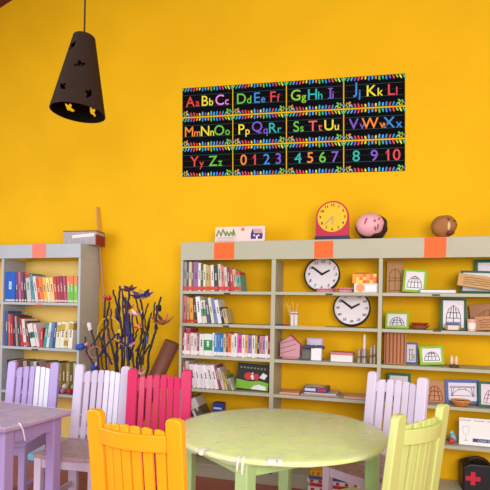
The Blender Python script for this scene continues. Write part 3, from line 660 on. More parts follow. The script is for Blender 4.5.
# ------------------------------------------------------------------ things on top of the cases
p, q = P(215, 227, 3.50), P(264.5, 241.5, 3.50); Wp, Hp = q.x-p.x, p.z-zt_
t = thing('storybook_panel', 'folded white storybook panel with green title and purple house on the bookcase', 'book', ((p.x+q.x)/2, 3.50, zt_), (-0.10, 0, 0))
MB().box(-Wp/2, Wp/2, 0, 0.014, 0, Hp).build('board', M((240, 214, 208), 0.5, 0.04), t, 0.0015)
mb = MB()
for k, (x, w_, h_) in enumerate(((-.42, .10, .62), (-.33, .10, .72), (-.25, .07, .5), (-.17, .08, .45), (-.12, .05, .66))):
    x *= Wp; w_ *= Wp; h_ *= Hp; z = Hp*.42
    mb.tube([(x-w_/2, -0.001, z), (x-w_*.1, -0.001, z+h_*.62), (x+w_*.2, -0.001, z+h_*.3), (x+w_*.5, -0.001, z+h_*.06)], 0.006, 6)
mb.build('title_lettering', M((122, 160, 70), 0.5), t)
mb = MB()
for k in range(4): mb.box(-Wp*.46, -Wp*(.06+.05*(k % 2)), -0.001, 0, Hp*(.34-.085*k), Hp*(.36-.085*k))
mb.build('text_lines', M((150, 130, 140), 0.5), t, smooth=0)
mb = MB(); hx = Wp*.34; hw = Wp*.115
mb.box(hx-hw, hx+hw, -0.0015, 0, Hp*.22, Hp*.56, 0); mb.prism([(hx-hw, Hp*.56), (hx+hw, Hp*.56), (hx+hw*.85, Hp*.82), (hx-hw*.8, Hp*.85)], -0.0015, 0, 1)
mb.prism([(hx-hw, Hp*.56), (hx-hw*.5, Hp*.56), (hx-hw*.72, Hp*.84)], -0.0022, 0, 0)
for x in (-.4, .35): mb.box(hx+hw*x-0.006, hx+hw*x+0.006, -0.002, 0, Hp*.38, Hp*.48, 2)
mb.box(hx-hw*.1, hx+hw*.2, -0.002, 0, Hp*.22, Hp*.42, 2)
mb.build('house_picture', [M((74, 44, 120), 0.5), M((214, 156, 170), 0.5), M((238, 226, 236), 0.5)], t, smooth=0)
mb = MB(); disc(mb, 0.013, -0.002, 0, 0, 20); mb.build('round_badge', M((216, 122, 60), 0.5), t, loc=(Wp*.06, 0, Hp*.82))
# bundle of printed papers on the left bookcase
p, q = P(65.5, 231.5, 3.52), P(97, 243, 3.52); zl_ = 1.765
t = thing('paper_bundle', 'bundle of printed grey papers lying on the left bookcase', 'papers', ((p.x+q.x)/2, 3.50, zl_), (0, 0, 0.08))
Wp = q.x-p.x; Hp = p.z-zl_
MB().box(-Wp/2, Wp/2, 0, 0.14, 0, Hp*.94).build('sheets', M((176, 166, 166), 0.7, 0.55, 60), t, 0.004)
MB().box(-Wp*.5-.001, Wp*.5+.001, -0.001, 0.141, Hp*.94, Hp).build('cover_sheet', M((134, 70, 62), 0.6, .3, 20), t, 0.002)
T = Matrix.Rotation(-0.08, 4, 'Y')
MB().box(-Wp*.2, Wp*.45, -0.002, 0.0, Hp*.5, Hp*.72, T=T).build('white_strip', M((236, 228, 224), 0.6), t)
MB().box(Wp*.47, Wp*.502, -0.002, 0.14, 0, Hp*.7).build('red_edge', M((140, 36, 48), 0.6), t)
# painted heads
def head(px, py, rpx, rpz, Y, label):
    c = P(px, py, Y); e = P(px+rpx, py, Y); r = e.x-c.x; f_ = P(px, py-rpz, Y); rz = f_.z-c.z
    return c, r, rz
c, r, rz = head(372, 226.2, 16.2, 13.4, 3.50, '')
t = thing('painted_head', 'papier-mache head with pink painted face and dark hair, lying sideways', 'sculpture', (c.x, 3.50, zt_))
lump = lambda d: 1+0.04*math.sin(5*d.x+3*d.z)*math.sin(4*d.y+2)+0.03*math.sin(9*d.z+d.x*4)
MB().ball((0, 0.01, rz), r, r*0.95, rz, n=36, fn=lump).build('hair', M((58, 34, 34), 0.7, 0.3, 20, 0.4), t, smooth=80)
def facefn(d): return 1.0
MB().ball((-r*0.09, -r*.26, rz*1.07), r*.88, r*.86, rz*.88, n=36).build('face', M((242, 176, 186), 0.55, 0.06, 8, 0.1), t, smooth=80)
fy = lambda x, z: -r*.26-r*.86*math.sqrt(max(0, 1-((x+r*.09)/(r*.88))**2-((z-rz*1.07)/(rz*.88))**2))
def dab(mb, x, z, sx, sz, rot=0, mi=0):
    pts = []
    for k in range(16):
        a = 2*pi*k/16; u = sx*math.cos(a); v = sz*math.sin(a); xx_ = x+u*math.cos(rot)-v*math.sin(rot); zz_ = z+u*math.sin(rot)+v*math.cos(rot); pts.append((xx_, zz_))
    vs_ = [(a, fy(a, b)-0.0025, b) for a, b in pts]+[(x, fy(x, z)-0.004, z)]
    mb.add(vs_, [(k, (k+1) % 16, 16) for k in range(16)], mi)
mb = MB(); dab(mb, -r*.36, rz*1.2, r*.05, rz*.26, -.25); dab(mb, -r*.30, rz*1.34, r*.05, rz*.10, -.4); mb.build('mouth', M((196, 60, 96), 0.5), t)
mb = MB(); dab(mb, r*.20, rz*1.22, r*.07, rz*.11); dab(mb, r*.24, rz*.68, r*.06, rz*.16, .2); mb.build('nose_marks', M((176, 92, 96), 0.5), t)  # two darker pink dabs around the nose
for q_ in ((r*.46, rz*1.40, r*.03, rz*.13, -.3), (r*.40, rz*.82, r*.03, rz*.2, -.1)): mb = MB(); dab(mb, *q_); mb.build('eye', M((40, 30, 36), 0.5), t)
c, r, rz = head(444, 226, 13, 11.6, 3.50, '')
t = thing('painted_head', 'smaller unpainted brown papier-mache head on the right bookcase top', 'sculpture', (c.x, 3.50, zt_))
lump2 = lambda d: (1+0.05*math.sin(6*d.x+2)*math.sin(5*d.z)+0.04*math.sin(8*d.y+3*d.z))
rz *= 1.02
MB().ball((0, 0, rz*1.0), r, r, rz*.95, n=36, fn=lambda d: min(lump2(d), 1.05)).build('skull', M((170, 112, 62), 0.7, 0.3, 14, 0.5, dark=(120, 66, 34), darkamt=.6), t, smooth=80)
mb = MB(); mb.ball((r*.28, -r*.74, rz*.95), r*.17, r*.24, rz*.40, n=18); mb.build('nose', M((226, 190, 140), 0.6, .15, 12), t, smooth=80)
mb = MB(); mb.ball((r*.42, -r*.60, rz*.40), r*.34, r*.26, rz*.20, n=18); mb.build('mouth', M((112, 52, 36), 0.6, .2, 12), t, smooth=80)
for q_ in (((r*.22, -r*.80, rz*1.46), r*.13, r*.12, rz*.10), ((r*.72, -r*.60, rz*1.35), r*.09, r*.10, rz*.08)): MB().ball(*q_, n=14).build('eye', M((70, 48, 30), 0.6), t, smooth=80)

# ------------------------------------------------------------------ cards, frames and small things on the shelves
def polyl(kind):
    L = []
    arc = lambda cx, cz, rx, rz_, a0_, a1_, n=14: [(cx+rx*math.cos(a0_+(a1_-a0_)*k/n), cz+rz_*math.sin(a0_+(a1_-a0_)*k/n)) for k in range(n+1)]
    if kind == 'dome':
        L += [arc(0, .12, .40, .62, 0, pi), [(-.42, .12), (.42, .12)], [(0, .12), (0, .78)], arc(0, .12, .20, .62, 0, pi), [(-.33, .42), (.33, .42)], [(-.22, .62), (.22, .62)]]
    elif kind == 'arch':
        L += [[(-.36, .10), (-.34, .45), (-.22, .68), (0, .82), (.22, .68), (.34, .45), (.36, .10)], [(0, .2), (0, .82)], [(-.35, .35), (.35, .35)], [(-.28, .55), (.28, .55)], [(-.18, .35), (-.1, .72)], [(.18, .35), (.1, .72)], [(-.36, .2), (.36, .2)]]
    elif kind == 'bridge':
        L += [[(-.46, .74), (.46, .74)], [(-.46, .80), (.46, .80)], arc(0, .22, .36, .42, 0, pi), [(-.4, .30), (-.4, .74)], [(.4, .30), (.4, .74)], [(-.3, .74), (-.38, .3)], [(.3, .74), (.38, .3)], [(-.46, .28), (.46, .28)], [(-.12, .63), (-.12, .74)], [(.12, .63), (.12, .74)]]
    elif kind == 'window':
        L += [arc(0, .46, .34, .28, 0, pi), [(-.34, .08), (-.34, .46)], [(.34, .08), (.34, .46)], [(0, .08), (0, .74)], [(-.34, .46), (.34, .46)], [(-.34, .08), (.34, .08)], [(-.4, .38), (.4, .38)]]
    elif kind == 'lattice':
        L += [arc(0, .08, .38, .66, 0, pi), arc(0, .08, .25, .45, 0, pi), [(-.38, .08), (.38, .08)], [(0, .08), (0, .74)], [(-.25, .08), (-.13, .68)], [(.25, .08), (.13, .68)], [(-.36, .3), (.36, .3)], [(-.3, .5), (.3, .5)]]
    elif kind == 'writing':
        for k in range(4):
            L.append([(-.40+.07*j, .72-.17*k+.03*((j*7+k*3) % 5-2)*.5) for j in range(12)])
    elif kind == 'turret':
        L += [[(-.3, .1), (.35, .1)], [(-.2, .1), (-.2, .7), (.1, .7), (.1, .1)], [(.1, .45), (.34, .45), (.34, .1)], [(-.2, .4), (.1, .4)], [(-.3, .7), (.3, .7)], [(.2, .2), (.3, .35)]]
    elif kind == 'stripes':
        for k in range(6): L.append([(-.42+.165*k, .03), (-.42+.165*k, .97)])
    return L
def card(name, label, cat, pxl, pxr, top, z, Y, frame, paper=None, bw=0.10, kind=None, line=(60, 54, 66), tilt=0, lean=0.16, thick=0.012, group=None, lw=0.0017, base_y=None, fr=None):
    by = base_y or 300
    a, b = P(pxl, top, Y), P(pxr, top, Y); Wc = b.x-a.x; Hc = max(0.03, (a.z+b.z)/2-z)/math.cos(lean)
    ti = math.radians(tilt)
    dz = abs(math.sin(ti))*Wc/2
    t = thing(name, label, cat, ((a.x+b.x)/2, Y, z+dz+thick*math.sin(lean)+.0003), (-lean, 0, 0), group)
    t.rotation_euler = (Matrix.Rotation(-lean, 3, 'X') @ Matrix.Rotation(-ti, 3, 'Y')).to_euler()
    Hc -= dz
    MB().box(-Wc/2, Wc/2, 0, thick, 0, Hc).build('backing_board', fr or M(frame, 0.55, 0.10, 16, 0.05), t, 0.0015)
    W2, z0_, H2 = Wc, 0, Hc
    if paper:
        e = bw*min(Wc, Hc); MB().box(-Wc/2+e, Wc/2-e, -0.0012, 0.0004, e, Hc-e).build('drawing_paper', M(paper, 0.6, 0.03), t); W2 = Wc-2*e; z0_ = e; H2 = Hc-2*e
    if kind:
        mb = MB()
        for pl_ in polyl(kind): mb.tube([(x*W2, -0.0016, z0_+zz_*H2) for x, zz_ in pl_], lw, 4)
        mb.build('drawing', M(line, 0.6), t)
    return t
LIME, DG, BL, KR, PAP = (142, 190, 36), (30, 98, 76), (82, 104, 170), (196, 142, 92), (236, 226, 234)
gC = 'framed drawings stood on the right bay shelves'
card('cardboard_picture', 'tall brown cardboard piece with a drawn window beside the lime frame', 'picture', 387, 404, 260.5, ZB[0], 3.58, KR, None, kind='window', line=(120, 70, 40), lean=0.10, group='cardboard drawings')
card('framed_drawing', 'lime-framed dome drawing on the top shelf behind the grey booklet', 'picture', 402.5, 426, 269.5, ZB[0], 3.50, LIME, PAP, 0.11, 'dome', tilt=-4, group=gC)
card('framed_drawing', 'green-framed blank drawing leaning behind the lettered cardboard', 'picture', 460.5, 497, 271, ZB[0], 3.56, DG, PAP, 0.10, None, tilt=-2, group=gC, lean=.12)
card('framed_drawing', 'dark green frame highest and rearmost at the right shelf end', 'picture', 475, 520, 259.5, ZB[0], 3.63, DG, PAP, 0.09, 'dome', group=gC, lean=0.08)
t = card('cardboard_sign', 'lettered brown cardboard sheet leaning at the right end of the top shelf', 'sign', 457, 516, 277, ZB[0], 3.46, (206, 160, 104), None, kind='writing', line=(120, 80, 50), lean=0.3, tilt=-9)
# grey booklet lying flat
p, q = P(420.5, 290, 3.45), P(456, 290, 3.45)
t = thing('booklet', 'thick grey-and-white booklet lying on the shelf before the lime frame', 'book', ((p.x+q.x)/2, 3.45, ZB[0]), (0, 0, 0.06))
Wb = q.x-p.x
MB().box(-Wb/2, Wb/2, 0.003, 0.15, 0.004, 0.022).build('pages', M((236, 232, 228), 0.7, .05, 60), t)
mb = MB(); mb.box(-Wb/2-.002, Wb/2+.002, 0, 0.155, 0, 0.004); mb.box(-Wb/2-.002, Wb/2+.002, 0, 0.155, 0.022, 0.026); mb.box(Wb/2, Wb/2+.003, 0, .155, 0.0, .026)
mb.build('cover', M((96, 106, 120), 0.5), t)
# second shelf, right bay
card('framed_drawing', 'lime-framed lattice drawing at the left end of the second shelf', 'picture', 385.5, 409, 312.5, ZB[1], 3.54, LIME, PAP, 0.13, 'lattice', tilt=0, group=gC)
card('framed_drawing', 'tall dark green frame with pointed arch drawing behind a small basket', 'picture', 441, 467, 298.5, ZB[1], 3.52, DG, PAP, 0.10, 'arch', group=gC, lean=.12, lw=.0022)
card('cardboard_picture', 'stacked brown cardboard piece at the right behind the pink candle', 'picture', 472, 512, 303.5, ZB[1], 3.60, (176, 120, 76), None, kind='lattice', line=(140, 88, 54), lean=.12, tilt=6, group='cardboard drawings')
card('cardboard_picture', 'low brown cardboard sheet in front of another beside the pink candle', 'picture', 476, 520, 316, ZB[1], 3.52, (196, 138, 90), None, kind='writing', line=(150, 96, 60), lean=.2, tilt=5, group='cardboard drawings')
card('cardboard_picture', 'small brown cardboard offcut just behind the pink candle cup', 'picture', 466, 476, 308, ZB[1], 3.64, (164, 108, 66), None, lean=.05, group='cardboard drawings')
def place(px, pxr, Y, by): a, b = P(px, by, Y), P(pxr, by, Y); return (a.x+b.x)/2, b.x-a.x
def bowl(mb, r, h, thick=0.004, n=36, scal=0):
    prof = [(0, 0), (r*.55, 0), (r*.8, h*.45), (r, h), (r-thick, h), (r*.8-thick, h*.48), (r*.52, thick), (0, thick)]
    return mb.lathe(prof, n)
x, wd = place(409.5, 430.5, 3.50, 328)
t = thing('wooden_bowl', 'shallow brown wooden bowl holding a red dish beside the lattice drawing', 'bowl', (x, 3.53, ZB[1]))
bowl(MB(), wd/2, 0.026).build('bowl', M((150, 104, 74), 0.5, .2), t, smooth=60)
o = bowl(MB(), wd*.45, 0.024).build('red_dish', M((206, 62, 46), 0.4), loc=(x, 3.53, ZB[1]+0.020), smooth=60); tag(o, 'red dish nested in the brown wooden bowl', 'bowl')
x, wd = place(445.5, 461, 3.45, 328)
t = thing('trinket_box', 'small pale trinket box with gold ends before the pointed arch drawing', 'box', (x, 3.45, ZB[1]))
MB().box(-wd*.36, wd*.36, 0, 0.05, 0.004, 0.036).build('body', M((236, 206, 196), 0.5), t, .004)
MB().box(-wd*.42, wd*.42, -.002, 0.052, 0.036, 0.05).build('patterned_lid', M((70, 80, 130), 0.5, .9, 60), t, .002)
for s in (-1, 1): MB().tube([(s*wd*.36, .02, .008), (s*wd*.5, .02, .016), (s*wd*.5, .02, .034), (s*wd*.38, .02, .044)], .005, 8).build('handle', M((186, 140, 50), 0.4), t)
x, wd = place(467.5, 477, 3.47, 328)
t = thing('candle_cup', 'small pink candle cup with white label on the second shelf', 'candle', (x, 3.49, ZB[1]))
MB().lathe([(0, 0), (wd*.42, 0), (wd*.48, .062), (0, .062)], 28).build('cup', M((240, 190, 170), 0.4), t)
MB().lathe([(0, .062), (wd*.52, .062), (wd*.52, .078), (0, .078)], 28).build('lid', M((232, 170, 150), 0.4), t, .002)
mb = MB(); mb.lathe([(wd*.445, .014), (wd*.483, .052), (wd*.488, .052), (wd*.45, .014)], 28); mb.build('label', M((242, 232, 226), 0.5), t)
# third shelf, right bay
card('cardboard_picture', 'corrugated brown cardboard panel at the left end of the third shelf', 'picture', 384.5, 406.5, 333, ZB[2], 3.47, (184, 116, 72), None, kind='stripes', line=(150, 84, 50), lean=.10, lw=.004, group='cardboard drawings')
card('framed_drawing', 'blue card with a small ink turret drawing beside corrugated cardboard', 'picture', 405, 418, 343, ZB[2], 3.55, BL, PAP, 0.16, 'turret', group=gC, lean=.1)
card('framed_drawing', 'lime-framed arched dome drawing alone in the middle of the third shelf', 'picture', 420.5, 445, 346.5, ZB[2], 3.50, LIME, PAP, 0.14, 'dome', tilt=4, group=gC)
x, wd = place(449, 459, 3.47, 367)
t = thing('glass_ornament', 'tiny glass ornament with two pale spires on a dark base', 'ornament', (x, 3.47, ZB[2]))
MB().lathe([(0, 0), (wd*.5, 0), (wd*.52, .01), (wd*.4, .02), (0, .02)], 24).build('base', M((86, 62, 52), 0.4), t)
for s in (-1, 1): MB().lathe([(0.006, .018), (0.012, .04), (0.009, .065), (0.003, .078), (0, .08)], 14, T=Matrix.Translation((s*.014, 0, 0))).build('spire', M((236, 206, 170), 0.25), t)
# fourth shelf, right bay
card('framed_drawing', 'dark green framed drawing half hidden behind the white lilac chair', 'picture', 387, 411, 374, ZB[3], 3.56, DG, PAP, 0.12, 'dome', group=gC)
card('cardboard_picture', 'brown cardboard with a red lattice dome beside the blue bridge frame', 'picture', 424, 445.5, 381, ZB[3], 3.54, (190, 134, 92), None, kind='lattice', line=(170, 62, 44), lean=.1, group='cardboard drawings')
card('framed_drawing', 'wide blue-framed bridge drawing behind a small woven basket', 'picture', 446, 481, 380.5, ZB[3], 3.52, BL, PAP, 0.13, 'bridge', tilt=2, group=gC, lean=.12, line=(96, 80, 150))
card('framed_drawing', 'green-topped pale drawing cut by the right edge of the fourth shelf', 'picture', 479, 506, 383, ZB[3], 3.48, DG, (226, 214, 220), 0.10, 'lattice', group=gC, line=(150, 110, 140))
x, wd = place(450.5, 471, 3.45, 409)
t = thing('woven_basket', 'small orange-brown woven basket with red filling before the bridge drawing', 'basket', (x, 3.455, ZB[3]))
bowl(MB(), wd/2, 0.036, .006).build('basket_bowl', M((206, 136, 66), 0.6, .5, 60, .4), t, smooth=60)
MB().ball((0, 0, .024), wd*.42, wd*.42, .016, n=24).build('filling', M((160, 44, 40), 0.6, .5, 50, .4), t, smooth=80)
MB().tube([(wd*.46*math.cos(a), wd*.46*math.sin(a), .038) for a in [2*pi*k/30 for k in range(31)]], .005, 8).build('rim', M((222, 160, 84), 0.6, .3, 60), t, smooth=80)
# fifth shelf: desk calendar and toy birds
p, q = P(459.5, 418, 3.47), P(530, 418, 3.47); Wc = q.x-p.x; Hc = p.z-ZB[4]
t = thing('desk_calendar', 'white card with a faint goblet and a blue banner on the lower shelf', 'card', ((p.x+q.x)/2, 3.47, ZB[4]+.0015), (-.1, 0, 0))
MB().box(-Wc/2, Wc/2, 0, .012, 0, Hc).build('board', M((244, 242, 242), 0.4, .02), t, .0015)
mb = MB()
gx, g0 = -Wc*.40, Hc*.14; s = Hc
for pts in ([(-.10, .50), (-.11, .36), (-.07, .26), (0, .22), (.07, .26), (.11, .36), (.10, .50)], [(-.10, .50), (.10, .50)], [(0, .22), (0, .04)], [(-.08, .02), (.08, .02)], [(-.08, .02), (0, .05), (.08, .02)]):
    mb.tube([(gx+a*s, -.0006, g0+b*s*1.1) for a, b in pts], .0012, 4)
mb.build('goblet_outline', M((186, 186, 192), 0.5), t)
mb = MB(); mb.box(-Wc*.30, Wc*.5, -.001, 0, Hc*.13, Hc*.26, 0); add_text(mb, 'Crystal Glassware', Hc*.11, -Wc*.06, Hc*.195, -.0016, 1, shear=.3)
mb.build('blue_banner', [M((52, 62, 128), 0.5), M((226, 228, 240), 0.5)], t, smooth=0)
mb = MB()
for k in range(4): mb.box(-Wc*.49+Wc*.2*k, -Wc*.49+Wc*.2*k+Wc*.16, -.001, 0, Hc*.90, Hc*.92)
mb.box(Wc*.0, Wc*.045, -.001, 0, Hc*.55, Hc*.66); mb.build('printed_marks', M((120, 116, 116), 0.5), t, smooth=0)
x, wd = place(448.5, 455, 3.45, 442)
t = thing('toy_bird', 'little red toy bird on the shelf beside the white card', 'toy', (x, 3.47, ZB[4]))
mb = MB(); mb.ball((0, 0, .02), .022, .018, .019, n=18); mb.build('body', M((214, 62, 50), .4), t)
MB().ball((-.018, -.006, .026), .012, .011, .011, n=14).build('head', M((60, 40, 44), .4), t)
x2, _ = place(453, 459, 3.45, 442)
t = thing('toy_bird', 'little light blue toy bird perched behind the red one', 'toy', (x2+.004, 3.52, ZB[4]+.004))
MB().ball((0, 0, .03), .02, .02, .03, n=18, T=Matrix.Rotation(-.4, 4, 'Y')).build('body', M((120, 190, 214), .4), t)
MB().ball((-.022, 0, .058), .014, .013, .013, n=14).build('head', M((150, 206, 224), .4), t)
# first-aid bag on the bottom shelf
p, q = P(462.5, 487, 3.48), P(497, 487, 3.48); Wb = q.x-p.x; zb0 = ZB[5]; Hb = P(470, 463, 3.48).z-zb0
t = thing('first_aid_bag', 'black first-aid bag with a red cross on the lowest shelf', 'bag', ((p.x+q.x)/2, 3.48, zb0), (0, 0, .05))
n = 12; poly = [(-Wb/2, 0), (Wb/2, 0), (Wb/2, Hb*.55)]+[(Wb*.28+Wb*.22*math.cos(a), Hb*.6+Hb*.38*math.sin(a)) for a in [pi/2*k/n for k in range(n+1)]]+[(-Wb*.28, Hb*.98), (-Wb/2, Hb*.86)]
MB().prism(poly, 0, .16).build('body', M((26, 24, 30), .45, .2, 20), t, .012, seg=3)
mb = MB(); cx_, czz = -Wb*.2, Hb*.47; a = Hb*.075
mb.prism([(cx_-a, czz-a*3), (cx_+a, czz-a*3), (cx_+a, czz-a), (cx_+a*3.2, czz-a), (cx_+a*3.2, czz+a), (cx_+a, czz+a), (cx_+a, czz+a*3), (cx_-a, czz+a*3), (cx_-a, czz+a), (cx_-a*3.2, czz+a), (cx_-a*3.2, czz-a), (cx_-a, czz-a)], -.003, .002)
mb.build('red_cross', M((206, 34, 56), .5), t)
MB().tube([(-Wb*.25, .08, Hb*.95), (-Wb*.2, .08, Hb*1.05), (0, .08, Hb*1.10), (Wb*.2, .08, Hb*1.05), (Wb*.25, .08, Hb*.95)], .012, 8).build('handle', M((40, 36, 40), .5), t, smooth=80)

# middle bay: pink bowls, mosaic box
for (a, b, lab) in ((314.5, 334.8, 'pink zigzag bowl in front of the shelf clock'), (336.8, 352.8, 'pink zigzag bowl between the clock and mosaic box')):
    x, wd = place(a, b, 3.46, 292)
    t = thing('bowl', lab, 'bowl', (x, 3.44+wd*.4, ZB[0]), group='pink zigzag bowls')
    mb = MB(); n = 48; v = []; f = []
    prof = [(.40, 0), (.46, .25), (.5, 1.0), (.47, 1.0), (.42, .3), (.36, .12)]
    hgt = .026 if a < 320 else .03
    for k in range(n):
        th = 2*pi*k/n
        for j, (r, z) in enumerate(prof):
            zz_ = z*hgt*(1+(.16 if j in (2, 3) else 0)*math.sin(th*12)); v.append((wd*r*math.cos(th), wd*r*.8*math.sin(th), zz_))
    m_ = len(prof)
    for k in range(n):
        for j in range(m_-1): q2 = (k+1) % n; f.append((k*m_+j, q2*m_+j, q2*m_+j+1, k*m_+j+1))
    f += [tuple(k*m_ for k in range(n)), tuple(k*m_+m_-1 for k in range(n-1, -1, -1))]
    mb.add(v, f).build('bowl_shell', M((232, 156, 168), .45, .1, 20), t, smooth=60)
    mb = MB(); mb.tube([(wd*.487*math.cos(2*pi*k/60), wd*.487*.8*math.sin(2*pi*k/60), hgt*(.55+.3*(k % 2))) for k in range(61)], .003, 5); mb.build('zigzag', M((150, 60, 84), .5), t)
p, q = P(352.5, 276, 3.48), P(377, 291, 3.48); Wb = q.x-p.x; hz = P(360, 283.5, 3.48).z-ZB[0]
t = thing('box', 'white box with an orange disc under the mosaic box', 'box', ((p.x+q.x)/2+.006, 3.46, ZB[0]))
MB().box(-Wb*.46, Wb*.5, 0, .13, 0, hz).build('body', M((226, 216, 220), .5, .08, 8), t, .003)
mb = MB(); disc(mb, hz*.44, -.002, 0, 0, 28); mb.build('orange_disc', M((232, 156, 84), .5), t, loc=(-Wb*.2, 0, hz*.5))
MB().box(Wb*.0, Wb*.44, -.002, 0, hz*.2, hz*.75).build('label', M((242, 238, 238), .5), t)
hm_ = P(360, 272.5, 3.48).z-ZB[0]-hz
t = thing('mosaic_box', 'orange and yellow mosaic box stacked on the white box', 'box', ((p.x+q.x)/2, 3.47, ZB[0]+hz), (0, 0, .03))
MB().box(-Wb*.5, Wb*.48, 0, .115, 0, hm_*.86).build('body', M((244, 170, 30), .45), t, .002)
MB().box(-Wb*.4, Wb*.2, .01, .105, hm_*.86, hm_*.97).build('lid', M((186, 56, 40), .45), t, .002)
mb = MB(); cs = [(236, 96, 36), (250, 206, 60), (226, 70, 40), (246, 150, 40)]
rr = random.Random(11)
for i in range(7):
    for j in range(3):
        k = rr.randrange(4); a = -Wb*.49+i*Wb*.138; b = hm_*.86*j/3
        mb.box(a+.001, a+Wb*.138-.001, -.0015, .0005, b+.001, b+hm_*.86/3-.001, k)
mb.build('mosaic_squares', [M(c_, .4, .04) for c_ in cs], t, smooth=0)
# pencil cups, pens, ruler
for a, b, top_, lab in ((290, 293.8, 312, 'left pale pencil cup on the second shelf'), (293.9, 297.8, 312, 'right pale pencil cup holding wooden sticks')):
    x, wd = place(a, b-.15, 3.47, 324); hh = P(a, top_, 3.47).z-ZB[1]
    t = thing('pencil_cup', lab, 'cup', (x, 3.47+wd/2+.0, ZB[1]), group='pencil cups')
    MB().lathe([(0, 0), (wd*.5, 0), (wd*.5, hh), (wd*.44, hh), (wd*.44, .006), (0, .006)], 28).build('cup', M((222, 210, 212), .35, .06), t)
    MB().lathe([(wd*.5, hh*.82), (wd*.515, hh*.82), (wd*.515, hh*.92), (wd*.5, hh*.92)], 28).build('band', M((150, 120, 124), .4), t)
for k, (a, b, c_, n_) in enumerate(((291.6, 286.5, 302.5, 'far-left leaning'), (292.2, 289.5, 305, 'shorter left'), (295.2, 292.6, 301.5, 'tall middle'), (296, 297.5, 303, 'right leaning'))):
    A_, B_ = P(a, 321, 3.482), P(b, c_, 3.482)
    o = MB().tube([A_, B_], .0038, 7).build('wooden_stick', M((222, 176, 104), .6, .1), smooth=60)
    tag(o, '%s wooden stick standing in the pencil cups' % n_, 'stick', 'wooden sticks in the pencil cups')
for k, (a, b, cc_, n_) in enumerate(((275.5, 284, (40, 60, 130), 'blue'), (277, 290, (190, 40, 48), 'red'), (280, 290.5, (46, 50, 84), 'dark navy'))):
    A_, B_ = P(a, 324, 3.44+.02*k), P(b, 324, 3.45+.02*k)
    o = MB().tube([(A_.x, 3.44+.022*k, ZB[1]+.006), (B_.x-.01, 3.45+.022*k, ZB[1]+.006), (B_.x, 3.45+.022*k, ZB[1]+.006)], [.0055, .0055, .002], 8).build('pen', M(cc_, .35), smooth=60)
    tag(o, '%s pen lying left of the pencil cups' % n_, 'pen', 'pens on the second shelf')
A_, B_ = P(296, 325, 3.45), P(325, 325, 3.45)
o = MB().box(0, B_.x-A_.x, 0, .03, 0, .005).build('ruler', M((246, 186, 40), .4), loc=(A_.x, 3.44, ZB[1]+.0003)); tag(o, 'flat yellow ruler lying right of the pencil cups', 'ruler')
# third shelf middle bay: pink house cards, picture cards, white box, metal cups
p, q = P(279.5, 356, 3.47), P(300.5, 356, 3.47); Wh = q.x-p.x; Hh = P(290, 334.5, 3.47).z-ZB[2]
t = thing('house_shaped_card', 'pink house-shaped card stack with a red roof edge on the third shelf', 'card', ((p.x+q.x)/2, 3.48, ZB[2]+.002), (-.08, 0, 0))
MB().prism([(-Wh*.46, .02), (Wh*.46, .02), (Wh*.5, Hh*.6), (0, Hh), (-Wh*.5, Hh*.62)], .006, .016).build('red_backing', M((160, 34, 60), .5), t, .001)
MB().prism([(-Wh*.5, .012), (Wh*.44, .012), (Wh*.44, Hh*.6), (-Wh*.02, Hh*.93), (-Wh*.5, Hh*.66)], 0, .006).build('pink_face', M((204, 148, 158), .6, .08), t, .001)
mb = MB()
for k in range(3): mb.tube([(-Wh*.48, -.0006, Hh*(.20+.2*k)), (Wh*.25, -.0006, Hh*(.40+.2*k))], .0018, 4)
mb.build('fold_lines', M((140, 84, 100), .6), t)
mb = MB(); mb.lathe([(0, 0), (Wh*.40, 0), (Wh*.46, .012), (Wh*.44, .018), (0, .018)], 28, T=Matrix.Scale(.25, 4, (0, 1, 0))); mb.build('tray', M((190, 120, 130), .5), t)
card('card_frame', 'light blue card tucked behind the pink house-shaped card', 'card', 297.5, 301.5, 343, ZB[2], 3.53, (112, 160, 214), None, lean=.06)
t = card('photo_card', 'lilac card standing behind the white photo cube', 'card', 306.5, 322.5, 338.5, ZB[2], 3.58, (206, 184, 220), (222, 206, 232), .1, None, lean=.08)
t = card('photo_card', 'dark photograph leaning beside the white label card', 'card', 301, 313, 349, ZB[2], 3.50, (92, 92, 86), (110, 104, 96), .08, None, lean=.2)
t = card('photo_card', 'white label card with a small picture on the third shelf', 'card', 311, 321.5, 348.5, ZB[2], 3.46, (226, 218, 222), (238, 232, 236), .08, None, lean=.12)
mb = MB(); x, wd = place(303, 325, 3.50, 347); zz_ = P(314, 348, 3.5).z
t = thing('fabric_bow', 'dark grey fabric bow draped over the photo cards', 'bow', (x, 3.49, zz_))
for s in (-1, 1):
    mb.ball((s*wd*.27, 0, .006), wd*.25, .018, .016, n=18)
mb.ball((0, -.006, .006), .018, .018, .016, n=14); mb.build('bow', M((74, 70, 92), .7, .4, 40), t, smooth=80)
p, q = P(330.5, 362, 3.47), P(352.5, 362, 3.47); Wb = q.x-p.x; hh = P(340, 352.5, 3.47).z-ZB[2]
t = thing('paper_box', 'low white box with a dusty pink lid on the third shelf', 'box', ((p.x+q.x)/2, 3.47, ZB[2]), (0, 0, -.04))
MB().box(-Wb/2, Wb/2, 0, .12, 0, hh*.72).build('body', M((238, 226, 224), .5), t, .002)
MB().box(-Wb*.51, Wb*.5, -.002, .122, hh*.72, hh).build('lid', M((206, 120, 132), .5), t, .002)
